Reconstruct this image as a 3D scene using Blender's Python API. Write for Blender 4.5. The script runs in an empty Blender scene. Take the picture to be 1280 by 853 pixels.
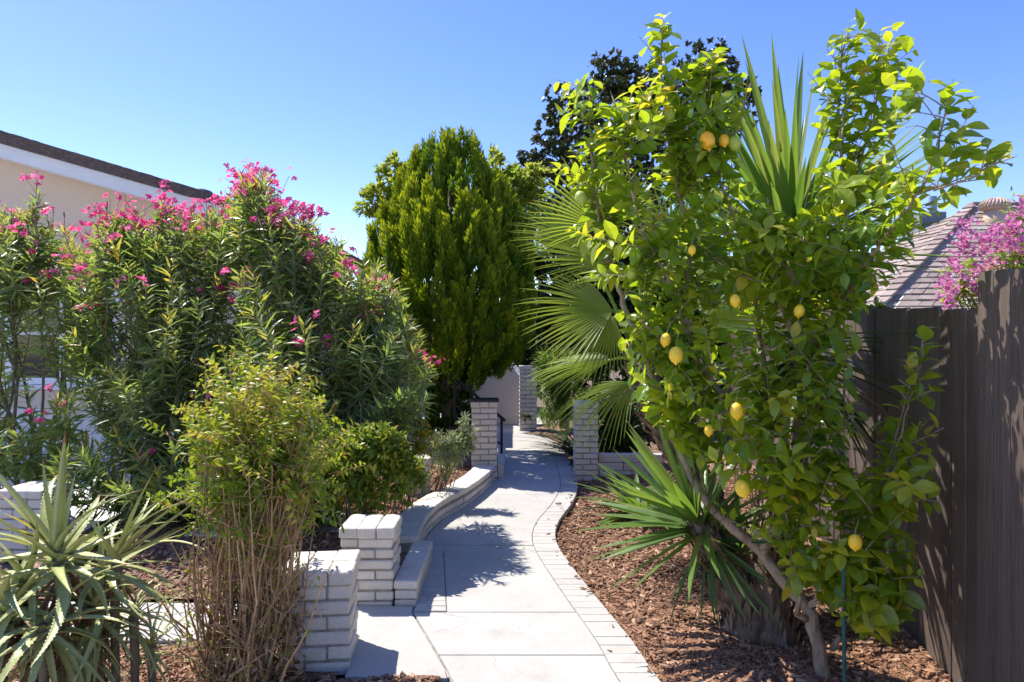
import bpy, math, random
import numpy as np
from mathutils import Vector

R = np.random.default_rng(7)
random.seed(7)
sc = bpy.context.scene
COL = sc.collection
EYE = 1.65
F = 853.0


def P(px, py, Y):
    """world point seen at pixel (1280x853 photo) at depth Y"""
    return np.array([(px - 640.0) / F * Y, Y, EYE - (py - 426.5) / F * Y])


def G(px, py, z=0.0):
    Y = (EYE - z) * F / (py - 426.5)
    return np.array([(px - 640.0) / F * Y, Y, z])


def nrm(v):
    v = np.asarray(v, float)
    return v / np.maximum(np.linalg.norm(v, axis=-1, keepdims=True), 1e-9)


# ------------------------------------------------------------------ objects
ORG = {}


def tag(o, label=None, cat=None, group=None, kind=None):
    if label: o['label'] = label
    if cat: o['category'] = cat
    if group: o['group'] = group
    if kind: o['kind'] = kind
    return o


def thing(name, label, cat, loc, group=None):
    o = bpy.data.objects.new(name, None)
    COL.objects.link(o)
    o.location = [float(c) for c in loc]
    o.empty_display_size = 0.1
    ORG[o.name] = np.array(loc, float)
    return tag(o, label, cat, group)


class MB:
    def __init__(s):
        s.V, s.L, s.N, s.T, s.n = [], [], [], [], 0

    def add(s, V, F_, tint=0.5):
        V = np.asarray(V, float).reshape(-1, 3)
        if len(V) == 0: return
        if isinstance(F_, np.ndarray):
            s.L.append((F_ + s.n).ravel())
            s.N.append(np.full(len(F_), F_.shape[1]))
        else:
            for f in F_:
                s.L.append(np.array(f) + s.n)
                s.N.append(np.array([len(f)]))
        t = np.asarray(tint, float)
        s.T.append(np.full(len(V), float(t)) if t.ndim == 0 else t)
        s.V.append(V)
        s.n += len(V)

    def build(s, name, mat, parent=None, smooth=False, origin=None):
        me = bpy.data.meshes.new(name)
        V = np.concatenate(s.V) if s.V else np.zeros((0, 3))
        off = np.zeros(3)
        if parent is not None: off = ORG[parent.name]
        elif origin is not None: off = np.array(origin, float)
        V = V - off
        L = np.concatenate(s.L).astype(np.int32)
        N = np.concatenate(s.N).astype(np.int32)
        me.vertices.add(len(V)); me.vertices.foreach_set('co', V.astype(np.float32).ravel())
        me.loops.add(len(L)); me.loops.foreach_set('vertex_index', L)
        me.polygons.add(len(N))
        me.polygons.foreach_set('loop_start', np.concatenate([[0], np.cumsum(N)[:-1]]).astype(np.int32))
        me.polygons.foreach_set('use_smooth', np.full(len(N), smooth))
        a = me.attributes.new('tint', 'FLOAT', 'POINT')
        a.data.foreach_set('value', np.concatenate(s.T).astype(np.float32))
        me.update(calc_edges=True)
        me.validate()
        me.materials.append(mat)
        o = bpy.data.objects.new(name, me)
        COL.objects.link(o)
        if parent is not None:
            o.parent = parent
            ORG[o.name] = ORG[parent.name]
        else:
            o.location = off
            ORG[o.name] = off
        return o

    # ---- chamfered oriented box
    def box(s, c, h, ax=None, ch=0.004, tint=0.5):
        c = np.asarray(c, float); h = np.asarray(h, float)
        ch = min(ch, 0.45 * h.min())
        V = BOX_S * (h - BOX_I * ch)
        if ax is not None: V = V @ np.asarray(ax, float)
        s.add(V + c, BOX_F, tint)

    def span(s, lo, hi, ch=0.004, tint=0.5):
        lo = np.asarray(lo, float); hi = np.asarray(hi, float)
        s.box((lo + hi) / 2, (hi - lo) / 2, None, ch, tint)

    def tube(s, pts, rad, n=6, cap=True, tint=0.5):
        pts = np.asarray(pts, float)
        rad = np.broadcast_to(np.asarray(rad, float), (len(pts),))
        t = nrm(np.gradient(pts, axis=0))
        ref = np.array([0.31, 0.17, 0.93]) if abs(t[0, 2]) < .8 else np.array([0.95, 0.2, 0.05])
        u = nrm(np.cross(t, ref)); v = np.cross(t, u)
        a = np.arange(n) * 2 * math.pi / n
        ring = pts[:, None] + rad[:, None, None] * (np.cos(a)[None, :, None] * u[:, None] + np.sin(a)[None, :, None] * v[:, None])
        k = len(pts)
        i = np.arange(k - 1)[:, None] * n; j = np.arange(n)[None]
        j2 = (j + 1) % n
        Fq = np.stack([i + j, i + j2, i + n + j2, i + n + j], -1).reshape(-1, 4)
        tt = np.asarray(tint, float)
        if tt.ndim == 1: tt = np.repeat(tt, n)
        s.add(ring.reshape(-1, 3), Fq, tt)
        if cap and k > 1:
            b = s.n - k * n
            s.L.append(np.arange(n)[::-1] + b); s.N.append(np.array([n]))
            s.L.append(np.arange(n) + b + (k - 1) * n); s.N.append(np.array([n]))

    def prism(s, poly, z0, z1, tint=0.5, inset=0.0):
        poly = np.asarray(poly, float)
        n = len(poly)
        top = poly
        rows = [np.c_[poly, np.full(n, z0)]]
        if inset > 0:
            prv = nrm(poly - np.roll(poly, 1, 0)); nx = nrm(np.roll(poly, -1, 0) - poly)
            nin = nrm(np.c_[-(prv + nx)[:, 1], (prv + nx)[:, 0]])
            rows.append(np.c_[poly, np.full(n, z1 - inset)])
            rows.append(np.c_[poly + nin * inset, np.full(n, z1)])
        else:
            rows.append(np.c_[poly, np.full(n, z1)])
        V = np.concatenate(rows)
        Fs = []
        for r in range(len(rows) - 1):
            for i in range(n):
                j = (i + 1) % n
                Fs.append((r * n + i, r * n + j, (r + 1) * n + j, (r + 1) * n + i))
        Fs.append(tuple(range((len(rows) - 1) * n, len(rows) * n)))
        Fs.append(tuple(range(n))[::-1])
        s.add(V, Fs, tint)

    # ---- many leaves from one template
    def leaves(s, tm, pos, d, up, L, W, curl=1.0, tint=0.5, edge=None):
        TV, TF = tm
        pos = np.asarray(pos, float)
        N = len(pos)
        if N == 0: return
        d = nrm(d); sd = np.cross(d, up)
        bad = np.linalg.norm(sd, axis=1) < 1e-3
        sd[bad] = np.cross(d[bad], [0.3, 0.9, 0.1])
        sd = nrm(sd); n = np.cross(sd, d)
        L = np.broadcast_to(L, (N,)); W = np.broadcast_to(W, (N,)); curl = np.broadcast_to(curl, (N,))
        V = (pos[:, None] + sd[:, None] * (TV[None, :, 0:1] * W[:, None, None])
             + d[:, None] * (TV[None, :, 1:2] * L[:, None, None])
             + n[:, None] * (TV[None, :, 2:3] * (L * curl)[:, None, None] + TV[None, :, 3:4] * W[:, None, None]))
        m = len(TV)
        Fq = (TF[None] + (np.arange(N) * m)[:, None, None]).reshape(-1, TF.shape[1])
        tt = np.broadcast_to(np.asarray(tint, float), (N,))
        s.add(V.reshape(-1, 3), Fq, np.repeat(tt, m))


def _boxt():
    S, I, idx = [], [], {}
    for sx in (-1, 1):
        for sy in (-1, 1):
            for sz in (-1, 1):
                for k in range(3):
                    idx[(sx, sy, sz, k)] = len(S)
                    S.append((sx, sy, sz)); I.append([0 if a == k else 1 for a in range(3)])
    Fs = []
    for k in range(3):
        a, b = (k + 1) % 3, (k + 2) % 3
        for sg in (-1, 1):
            q = []
            for (p, r) in ((-1, -1), (1, -1), (1, 1), (-1, 1)):
                c = [0, 0, 0]; c[k] = sg; c[a] = p; c[b] = r
                q.append(idx[(*c, k)])
            Fs.append(q if sg > 0 else q[::-1])
    for k in range(3):
        a, b = (k + 1) % 3, (k + 2) % 3
        for sa in (-1, 1):
            for sb in (-1, 1):
                c0 = [0, 0, 0]; c0[a] = sa; c0[b] = sb; c1 = list(c0); c0[k] = -1; c1[k] = 1
                q = [idx[(*c0, a)], idx[(*c1, a)], idx[(*c1, b)], idx[(*c0, b)]]
                Fs.append(q if sa * sb < 0 else q[::-1])
    for sx in (-1, 1):
        for sy in (-1, 1):
            for sz in (-1, 1):
                q = [idx[(sx, sy, sz, k)] for k in range(3)]
                Fs.append(q if sx * sy * sz > 0 else q[::-1])
    return np.array(S, float), np.array(I, float), Fs


BOX_S, BOX_I, BOX_F = _boxt()


def leaf_t(prof, fold=0.25, curl=0.25, wave=0.0):
    """leaf template: columns x(width), y(length), z(curl), z2(fold)"""
    prof = np.asarray(prof, float)
    k = len(prof)
    V = []
    for i, (t, w) in enumerate(prof):
        for x in (-1, 0, 1):
            V.append((x * w * .5, t, -curl * t * t, fold * abs(x) * w * .5 + wave * abs(x) * math.sin(i * 2.1 + x)))
    Fs = []
    for i in range(k - 1):
        for c in (0, 1):
            Fs.append((i * 3 + c, i * 3 + c + 1, i * 3 + c + 4, i * 3 + c + 3))
    return np.array(V), np.array(Fs)


LANCE = leaf_t([(0, .15), (.2, .8), (.5, 1), (.78, .6), (1, .03)], .3, .16)
OVATE = leaf_t([(0, .06), (.12, .1), (.2, .5), (.38, .95), (.58, 1), (.8, .65), (1, .04)], .28, .3, .03)
SMALL = leaf_t([(0, .15), (.35, 1), (.7, .8), (1, .05)], .3, .25)
SPRAY = leaf_t([(0, .5), (.45, 1), (1, .12)], .2, -.1)
SWORD = leaf_t([(0, .55), (.12, .8), (.35, 1), (.6, .82), (.82, .45), (1, .03)], .35, .22)
STRAP = leaf_t([(0, .6), (.2, .9), (.45, 1), (.7, .8), (.88, .5), (1, .03)], .3, .75)
PETAL = leaf_t([(0, .2), (.5, .9), (1, .7)], .2, .35)


def rand_dir(n):
    v = R.normal(size=(n, 3))
    return nrm(v)


# ------------------------------------------------------------------ materials
def newmat(name):
    m = bpy.data.materials.new(name); m.use_nodes = True
    nt = m.node_tree
    for n in list(nt.nodes): nt.nodes.remove(n)
    out = nt.nodes.new('ShaderNodeOutputMaterial')
    return m, nt, out


def ramp(nt, fac, stops):
    r = nt.nodes.new('ShaderNodeValToRGB')
    el = r.color_ramp.elements
    while len(el) < len(stops): el.new(0.5)
    for e, (p, c) in zip(el, stops):
        e.position = p; e.color = (*c, 1)
    nt.links.new(fac, r.inputs[0])
    return r.outputs[0]


def leafmat(name, stops, tstops=None, mix=0.35, rough=0.4, spec=0.5):
    m, nt, out = newmat(name)
    at = nt.nodes.new('ShaderNodeAttribute'); at.attribute_name = 'tint'
    c = ramp(nt, at.outputs['Fac'], stops)
    p = nt.nodes.new('ShaderNodeBsdfPrincipled')
    nz = nt.nodes.new('ShaderNodeTexNoise'); nz.inputs['Scale'].default_value = 35; nz.inputs['Detail'].default_value = 3
    tc = nt.nodes.new('ShaderNodeTexCoord'); nt.links.new(tc.outputs['Object'], nz.inputs['Vector'])
    hs = nt.nodes.new('ShaderNodeHueSaturation')
    mr = nt.nodes.new('ShaderNodeMapRange'); mr.inputs[3].default_value = .75; mr.inputs[4].default_value = 1.25
    nt.links.new(nz.outputs['Fac'], mr.inputs[0]); nt.links.new(mr.outputs[0], hs.inputs['Value'])
    nt.links.new(c, hs.inputs['Color'])
    nt.links.new(hs.outputs[0], p.inputs['Base Color'])
    p.inputs['Roughness'].default_value = rough
    p.inputs['Specular IOR Level'].default_value = spec
    if mix > 0:
        t = nt.nodes.new('ShaderNodeBsdfTranslucent')
        c2 = ramp(nt, at.outputs['Fac'], tstops or stops)
        nt.links.new(c2, t.inputs['Color'])
        mx = nt.nodes.new('ShaderNodeMixShader'); mx.inputs[0].default_value = mix
        nt.links.new(p.outputs[0], mx.inputs[1]); nt.links.new(t.outputs[0], mx.inputs[2])
        nt.links.new(mx.outputs[0], out.inputs[0])
    else:
        nt.links.new(p.outputs[0], out.inputs[0])
    return m


def solid(name, stops, scale=6.0, rough=0.7, bump=0.0, bscale=60.0, spec=0.4, stretch=(1, 1, 1), tintmix=0.0, detail=5, metal=0.0, dirt=None):
    m, nt, out = newmat(name)
    tc = nt.nodes.new('ShaderNodeTexCoord')
    mp = nt.nodes.new('ShaderNodeMapping'); mp.inputs['Scale'].default_value = stretch
    nt.links.new(tc.outputs['Object'], mp.inputs[0])
    nz = nt.nodes.new('ShaderNodeTexNoise'); nz.inputs['Scale'].default_value = scale; nz.inputs['Detail'].default_value = detail
    nt.links.new(mp.outputs[0], nz.inputs['Vector'])
    c = ramp(nt, nz.outputs['Fac'], stops)
    if tintmix > 0:
        at = nt.nodes.new('ShaderNodeAttribute'); at.attribute_name = 'tint'
        hs = nt.nodes.new('ShaderNodeHueSaturation')
        mr = nt.nodes.new('ShaderNodeMapRange'); mr.inputs[3].default_value = 1 - tintmix; mr.inputs[4].default_value = 1 + tintmix
        nt.links.new(at.outputs['Fac'], mr.inputs[0]); nt.links.new(mr.outputs[0], hs.inputs['Value'])
        nt.links.new(c, hs.inputs['Color']); c = hs.outputs[0]
    if dirt:
        n3 = nt.nodes.new('ShaderNodeTexNoise'); n3.inputs['Scale'].default_value = dirt[0]; n3.inputs['Detail'].default_value = 8
        n3.inputs['Roughness'].default_value = .7
        nt.links.new(tc.outputs['Object'], n3.inputs['Vector'])
        r3 = nt.nodes.new('ShaderNodeMapRange'); r3.inputs[1].default_value = dirt[1]; r3.inputs[2].default_value = dirt[2]
        r3.inputs[3].default_value = 0; r3.inputs[4].default_value = dirt[3]
        nt.links.new(n3.outputs['Fac'], r3.inputs[0])
        mx = nt.nodes.new('ShaderNodeMixRGB'); mx.inputs[2].default_value = (*dirt[4], 1)
        nt.links.new(r3.outputs[0], mx.inputs[0]); nt.links.new(c, mx.inputs[1]); c = mx.outputs[0]
    p = nt.nodes.new('ShaderNodeBsdfPrincipled')
    nt.links.new(c, p.inputs['Base Color'])
    p.inputs['Roughness'].default_value = rough
    p.inputs['Specular IOR Level'].default_value = spec
    p.inputs['Metallic'].default_value = metal
    if bump > 0:
        n2 = nt.nodes.new('ShaderNodeTexNoise'); n2.inputs['Scale'].default_value = bscale; n2.inputs['Detail'].default_value = 6
        nt.links.new(mp.outputs[0], n2.inputs['Vector'])
        b = nt.nodes.new('ShaderNodeBump'); b.inputs['Strength'].default_value = bump; b.inputs['Distance'].default_value = 0.02
        nt.links.new(n2.outputs['Fac'], b.inputs['Height']); nt.links.new(b.outputs[0], p.inputs['Normal'])
    nt.links.new(p.outputs[0], out.inputs[0])
    return m


def mulchmat():
    m, nt, out = newmat('mulch_ground')
    tc = nt.nodes.new('ShaderNodeTexCoord')
    nz = nt.nodes.new('ShaderNodeTexNoise'); nz.inputs['Scale'].default_value = 9
    nt.links.new(tc.outputs['Object'], nz.inputs['Vector'])
    ad = nt.nodes.new('ShaderNodeMixRGB'); ad.blend_type = 'ADD'; ad.inputs[0].default_value = .12
    nt.links.new(tc.outputs['Object'], ad.inputs[1]); nt.links.new(nz.outputs['Color'], ad.inputs[2])
    mp = nt.nodes.new('ShaderNodeMapping'); mp.inputs['Scale'].default_value = (38, 90, 40)
    nt.links.new(ad.outputs[0], mp.inputs[0])
    vo = nt.nodes.new('ShaderNodeTexVoronoi'); vo.inputs['Scale'].default_value = 1
    nt.links.new(mp.outputs[0], vo.inputs['Vector'])
    sx = nt.nodes.new('ShaderNodeSeparateColor'); nt.links.new(vo.outputs['Color'], sx.inputs[0])
    c = ramp(nt, sx.outputs[0], [(0, (.08, .045, .028)), (.4, (.17, .095, .06)), (.75, (.26, .155, .1)), (1, (.38, .25, .17))])
    p = nt.nodes.new('ShaderNodeBsdfPrincipled'); nt.links.new(c, p.inputs['Base Color'])
    p.inputs['Roughness'].default_value = .85
    b = nt.nodes.new('ShaderNodeBump'); b.inputs['Strength'].default_value = .9; b.inputs['Distance'].default_value = .012
    nt.links.new(sx.outputs[1], b.inputs['Height']); nt.links.new(b.outputs[0], p.inputs['Normal'])
    nt.links.new(p.outputs[0], out.inputs[0])
    return m


M = {}
M['white_brick'] = solid('white_painted_brick', [(.25, (.56, .51, .445)), (.6, (.68, .62, .545)), (1, (.74, .68, .60))], 7, .6, .35, 70, tintmix=.07,
                         dirt=(7, .5, .74, .55, (.36, .32, .27)))
M['mortar'] = solid('painted_mortar', [(.3, (.20, .18, .155)), (.7, (.36, .33, .29))], 20, .8, .4, 90)


def pathmat():
    m, nt, out = newmat('white_painted_concrete')
    L = nt.links.new
    tc = nt.nodes.new('ShaderNodeTexCoord')

    def noise(sc_, det=6, rough=.6):
        n = nt.nodes.new('ShaderNodeTexNoise'); n.inputs['Scale'].default_value = sc_; n.inputs['Detail'].default_value = det; n.inputs['Roughness'].default_value = rough
        L(tc.outputs['Object'], n.inputs['Vector']); return n.outputs['Fac']

    def rng(f, a, b, c, d):
        r = nt.nodes.new('ShaderNodeMapRange'); r.inputs[1].default_value = a; r.inputs[2].default_value = b; r.inputs[3].default_value = c; r.inputs[4].default_value = d
        L(f, r.inputs[0]); return r.outputs[0]

    def mixc(f, a, col):
        x = nt.nodes.new('ShaderNodeMixRGB'); L(f, x.inputs[0]); L(a, x.inputs[1]); x.inputs[2].default_value = (*col, 1); return x.outputs[0]
    c = ramp(nt, noise(1.7, 8, .65), [(.25, (.38, .362, .333)), (.5, (.445, .427, .395)), (.75, (.485, .466, .434))])
    at = nt.nodes.new('ShaderNodeAttribute'); at.attribute_name = 'tint'
    hs = nt.nodes.new('ShaderNodeHueSaturation'); L(rng(at.outputs['Fac'], 0, 1, .95, 1.05), hs.inputs['Value']); L(c, hs.inputs['Color'])
    c = mixc(rng(noise(4.2, 9, .72), .53, .78, 0, .55), hs.outputs[0], (.27, .24, .2))      # grime blotches
    c = mixc(rng(noise(75, 3, .6), .66, .74, 0, .45), c, (.2, .18, .15))                     # grit specks
    wv = nt.nodes.new('ShaderNodeTexNoise'); wv.inputs['Scale'].default_value = 3; wv.inputs['Detail'].default_value = 6
    L(tc.outputs['Object'], wv.inputs['Vector'])
    ad = nt.nodes.new('ShaderNodeMixRGB'); ad.blend_type = 'ADD'; ad.inputs[0].default_value = .35; L(tc.outputs['Object'], ad.inputs[1]); L(wv.outputs['Color'], ad.inputs[2])
    vo = nt.nodes.new('ShaderNodeTexVoronoi'); vo.feature = 'DISTANCE_TO_EDGE'; vo.inputs['Scale'].default_value = .75; L(ad.outputs[0], vo.inputs['Vector'])
    cr = rng(vo.outputs['Distance'], .0, .005, .7, 0)
    mm = nt.nodes.new('ShaderNodeMath'); mm.operation = 'MULTIPLY'; L(cr, mm.inputs[0]); L(rng(noise(.9, 2), .5, .6, 0, 1), mm.inputs[1])
    c = mixc(mm.outputs[0], c, (.16, .14, .12))                                              # hairline cracks
    p = nt.nodes.new('ShaderNodeBsdfPrincipled'); L(c, p.inputs['Base Color']); p.inputs['Roughness'].default_value = .65; p.inputs['Specular IOR Level'].default_value = .35
    b = nt.nodes.new('ShaderNodeBump'); b.inputs['Strength'].default_value = .45; b.inputs['Distance'].default_value = .012
    L(noise(60, 8, .7), b.inputs['Height']); L(b.outputs[0], p.inputs['Normal']); L(p.outputs[0], out.inputs[0])
    return m


M['path_white'] = pathmat()
M['joint'] = solid('dirty_joint', [(.3, (.2, .18, .155)), (.7, (.42, .39, .35))], 14, .9, .4, 80)
M['mulch'] = mulchmat()
M['chip'] = leafmat('bark_chip', [(0, (.08, .042, .026)), (.35, (.21, .105, .06)), (.7, (.36, .2, .12)), (1, (.54, .37, .25))], mix=0, rough=.8, spec=.3)
M['dirt'] = solid('dry_ground', [(.3, (.10, .065, .04)), (.7, (.19, .14, .09))], 3, .95, .5, 30)
M['stucco'] = solid('beige_stucco', [(.3, (.76, .60, .46)), (.7, (.82, .66, .515))], 30, .9, .6, 160)
M['stucco_white'] = solid('pale_stucco', [(.3, (.80, .71, .65)), (.7, (.85, .76, .70))], 20, .9, .5, 150)
M['trim'] = solid('white_trim', [(.3, (.74, .74, .75)), (.7, (.8, .8, .8))], 4, .5, .08, 40)
M['concrete'] = solid('pale_concrete', [(.3, (.62, .60, .57)), (.7, (.7, .68, .65))], 3, .8, .2, 80)
M['fence'] = solid('brown_painted_board', [(.25, (.095, .07, .056)), (.55, (.135, .10, .082)), (.8, (.17, .128, .105))], 7, .6, .6, 26, stretch=(7, 7, .35), tintmix=.2,
                   dirt=(3, .6, .8, .3, (.17, .14, .125)))
M['iron'] = solid('black_iron', [(.3, (.012, .012, .013)), (.7, (.02, .02, .02))], 10, .45)
M['stake'] = solid('teal_stake', [(.3, (.015, .075, .07)), (.7, (.025, .11, .1))], 30, .6)
M['shingle'] = solid('brown_shingle', [(.3, (.075, .055, .047)), (.55, (.15, .11, .092)), (.8, (.23, .18, .155))], 16, .95, .5, 60, stretch=(1.2, 1, 7), detail=9, tintmix=.04)
M['glass'] = solid('dark_glass', [(.3, (.012, .015, .018)), (.7, (.03, .033, .036))], 2, .06, spec=.8)
M['tile'] = solid('grey_tan_shake', [(.25, (.24, .185, .155)), (.6, (.34, .27, .23)), (1, (.42, .345, .3))], 4, .9, .4, 30, tintmix=.22)
M['vent'] = solid('beige_metal', [(.3, (.5, .36, .26)), (.7, (.58, .43, .32))], 6, .5)
M['grey_wall'] = solid('grey_render', [(.3, (.22, .22, .23)), (.7, (.28, .28, .29))], 6, .9, .3, 40)
M['lemon_bark'] = solid('lemon_bark', [(.3, (.2, .14, .09)), (.55, (.36, .265, .185)), (.8, (.46, .36, .26))], 14, .8, 1.0, 40, stretch=(1, 1, .35))
M['bark'] = solid('rough_bark', [(.3, (.09, .06, .042)), (.55, (.23, .16, .115)), (.85, (.38, .29, .22))], 16, .9, 1.0, 26, stretch=(1, 1, .22))
M['twig'] = solid('dry_twig', [(.3, (.33, .19, .09)), (.7, (.54, .36, .19))], 20, .8, .2, 60, tintmix=.35)
M['stem'] = solid('woody_stem', [(.3, (.13, .1, .065)), (.7, (.23, .185, .12))], 14, .8, .3, 50, tintmix=.2)
M['green_stem'] = solid('green_stem', [(.3, (.09, .13, .035)), (.7, (.15, .2, .06))], 14, .6)
M['lemon_leaf'] = leafmat('lemon_leaf', [(0, (.05, .13, .018)), (.45, (.13, .235, .02)), (.8, (.27, .35, .025)), (1, (.5, .42, .035))],
                          [(0, (.26, .4, .012)), (.45, (.5, .64, .02)), (.8, (.72, .74, .03)), (1, (.85, .62, .04))], .5, .27, .6)
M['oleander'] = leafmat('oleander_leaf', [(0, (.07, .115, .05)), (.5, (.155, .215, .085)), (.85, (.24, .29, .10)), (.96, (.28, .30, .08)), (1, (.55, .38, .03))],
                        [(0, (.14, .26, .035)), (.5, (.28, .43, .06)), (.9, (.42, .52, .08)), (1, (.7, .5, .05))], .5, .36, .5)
M['pink'] = leafmat('pink_petal', [(0, (.65, .02, .14)), (.5, (.82, .06, .26)), (1, (.9, .25, .48))], [(0, (.85, .03, .2)), (1, (.95, .3, .55))], .5, .6, .2)
M['mauve'] = leafmat('mauve_petal', [(0, (.5, .08, .26)), (.5, (.68, .2, .42)), (1, (.85, .48, .64))], [(0, (.62, .1, .34)), (1, (.9, .5, .68))], .4, .7, .2)
M['red_petal'] = leafmat('red_petal', [(0, (.55, .02, .01)), (1, (.75, .08, .03))], None, .3, .6, .2)
M['bud'] = leafmat('dry_seed_stalk', [(0, (.12, .045, .03)), (1, (.24, .11, .08))], None, 0, .8, .2)
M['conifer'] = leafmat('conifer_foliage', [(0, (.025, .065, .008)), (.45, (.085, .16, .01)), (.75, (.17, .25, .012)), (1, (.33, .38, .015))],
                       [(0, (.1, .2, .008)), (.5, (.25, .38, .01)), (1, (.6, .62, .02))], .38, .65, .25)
M['magnolia'] = leafmat('magnolia_leaf', [(0, (.04, .065, .025)), (.6, (.075, .105, .032)), (.85, (.14, .115, .045)), (1, (.24, .15, .07))], None, .18, .32, .55)
M['light_tree'] = leafmat('light_tree_leaf', [(0, (.10, .17, .025)), (.6, (.23, .3, .04)), (1, (.4, .42, .07))], [(0, (.28, .42, .04)), (1, (.62, .62, .08))], .5, .5, .4)
M['dark_shrub'] = leafmat('dark_shrub_leaf', [(0, (.018, .036, .012)), (.6, (.04, .075, .018)), (1, (.085, .13, .025))], [(0, (.05, .1, .01)), (1, (.18, .28, .03))], .25, .5, .4)
M['fern'] = leafmat('feathery_leaf', [(0, (.07, .14, .02)), (.6, (.13, .22, .035)), (1, (.22, .3, .06))], [(0, (.18, .32, .03)), (1, (.35, .45, .07))], .4, .5, .3)
M['yellowgreen'] = leafmat('yellow_green_leaf', [(0, (.09, .17, .015)), (.5, (.21, .3, .018)), (.85, (.38, .4, .03)), (1, (.45, .24, .07))],
                           [(0, (.2, .35, .015)), (.5, (.38, .5, .02)), (1, (.6, .5, .06))], .38, .4, .5)
M['variegated'] = leafmat('variegated_leaf', [(0, (.11, .19, .02)), (.5, (.25, .33, .03)), (.8, (.55, .5, .08)), (1, (.7, .42, .03))], None, .45, .45, .4)
M['silver'] = leafmat('silvery_leaf', [(0, (.26, .33, .2)), (.6, (.42, .48, .24)), (1, (.6, .58, .2))], None, .35, .6, .3)
M['palm'] = leafmat('fan_palm_leaf', [(0, (.05, .105, .017)), (.5, (.14, .22, .026)), (.85, (.26, .31, .035)), (1, (.45, .34, .1))],
                    [(0, (.18, .32, .015)), (.5, (.46, .58, .03)), (1, (.65, .58, .1))], .4, .4, .5)
M['yucca'] = leafmat('yucca_leaf', [(0, (.035, .075, .018)), (.5, (.085, .165, .032)), (.85, (.15, .24, .05)), (1, (.4, .3, .12))],
                     [(0, (.1, .22, .02)), (.5, (.25, .42, .04)), (1, (.5, .45, .1))], .33, .36, .5)
M['aloe'] = leafmat('aloe_leaf', [(0, (.25, .29, .09)), (.35, (.45, .47, .17)), (.6, (.3, .34, .13)), (.8, (.5, .46, .16)), (1, (.45, .16, .07))], None, .12, .42, .45)
M['dead'] = leafmat('dead_leaf', [(0, (.12, .055, .025)), (.5, (.26, .15, .075)), (1, (.42, .32, .2))], None, .15, .8, .2)
M['strap'] = leafmat('strap_leaf', [(0, (.02, .05, .018)), (1, (.07, .125, .035))], None, .2, .35, .5)
M['snake'] = leafmat('yellow_edged_leaf', [(0, (.08, .14, .03)), (.5, (.2, .25, .04)), (1, (.55, .46, .05))], None, .2, .4, .5)


def lemonmat(name, a, b):
    m, nt, out = newmat(name)
    p = nt.nodes.new('ShaderNodeBsdfPrincipled')
    tc = nt.nodes.new('ShaderNodeTexCoord')
    nz = nt.nodes.new('ShaderNodeTexNoise'); nz.inputs['Scale'].default_value = 12
    nt.links.new(tc.outputs['Object'], nz.inputs['Vector'])
    nt.links.new(ramp(nt, nz.outputs['Fac'], [(.3, a), (.7, b)]), p.inputs['Base Color'])
    p.inputs['Roughness'].default_value = .38
    p.inputs['Subsurface Weight'].default_value = .15
    p.inputs['Subsurface Radius'].default_value = (.02, .012, .003)
    vo = nt.nodes.new('ShaderNodeTexVoronoi'); vo.inputs['Scale'].default_value = 260
    nt.links.new(tc.outputs['Object'], vo.inputs['Vector'])
    b_ = nt.nodes.new('ShaderNodeBump'); b_.inputs['Strength'].default_value = .3; b_.inputs['Distance'].default_value = .002
    nt.links.new(vo.outputs['Distance'], b_.inputs['Height']); nt.links.new(b_.outputs[0], p.inputs['Normal'])
    nt.links.new(p.outputs[0], out.inputs[0])
    return m


M['lemon'] = lemonmat('ripe_lemon_peel', (.88, .54, .02), (.92, .64, .04))
M['orange_lemon'] = lemonmat('deep_yellow_lemon_peel', (.88, .42, .015), (.9, .5, .03))
M['green_lemon'] = lemonmat('unripe_lemon_peel', (.30, .40, .04), (.42, .50, .07))

# ------------------------------------------------------------------ world, sun, camera
SUN = nrm(np.array([-0.74, 0.54, 1.46]))
w = bpy.data.worlds.new('World'); sc.world = w; w.use_nodes = True
nt = w.node_tree
bg = nt.nodes['Background']
sky = nt.nodes.new('ShaderNodeTexSky'); sky.sky_type = 'NISHITA'; sky.sun_disc = False
sky.sun_elevation = math.asin(SUN[2]); sky.sun_rotation = math.atan2(SUN[0], SUN[1])
sky.altitude = 100; sky.air_density = 1.0; sky.dust_density = .3; sky.ozone_density = 2.0
hsv = nt.nodes.new('ShaderNodeHueSaturation'); hsv.inputs['Saturation'].default_value = 1.27; hsv.inputs['Hue'].default_value = .523
nt.links.new(sky.outputs[0], hsv.inputs['Color']); nt.links.new(hsv.outputs[0], bg.inputs[0]); bg.inputs[1].default_value = 0.115
sl = bpy.data.lights.new('sun', 'SUN'); sl.energy = 3.5; sl.angle = math.radians(.5); sl.color = (1, .95, .86)
so = bpy.data.objects.new('sun', sl); COL.objects.link(so)
so.rotation_euler = Vector(SUN).to_track_quat('Z', 'Y').to_euler(); so.location = (-10, 5, 20)
cd = bpy.data.cameras.new('camera'); cam = bpy.data.objects.new('camera', cd); COL.objects.link(cam)
cam.location = (0, 0, EYE); cam.rotation_euler = (math.radians(90), 0, 0)
cd.sensor_width = 36; cd.lens = 36 * F / 1280.0; cd.clip_end = 3000; cd.clip_start = .05
sc.camera = cam
sc.view_settings.view_transform = 'Standard'; sc.view_settings.look = 'None'
sc.view_settings.gamma = 1; sc.view_settings.use_curve_mapping = False
sc.view_settings.exposure = 1.22
sc.render.engine = 'CYCLES'
sc.cycles.max_bounces = 8; sc.cycles.diffuse_bounces = 5; sc.cycles.transmission_bounces = 5
sc.cycles.use_denoising = True


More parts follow.
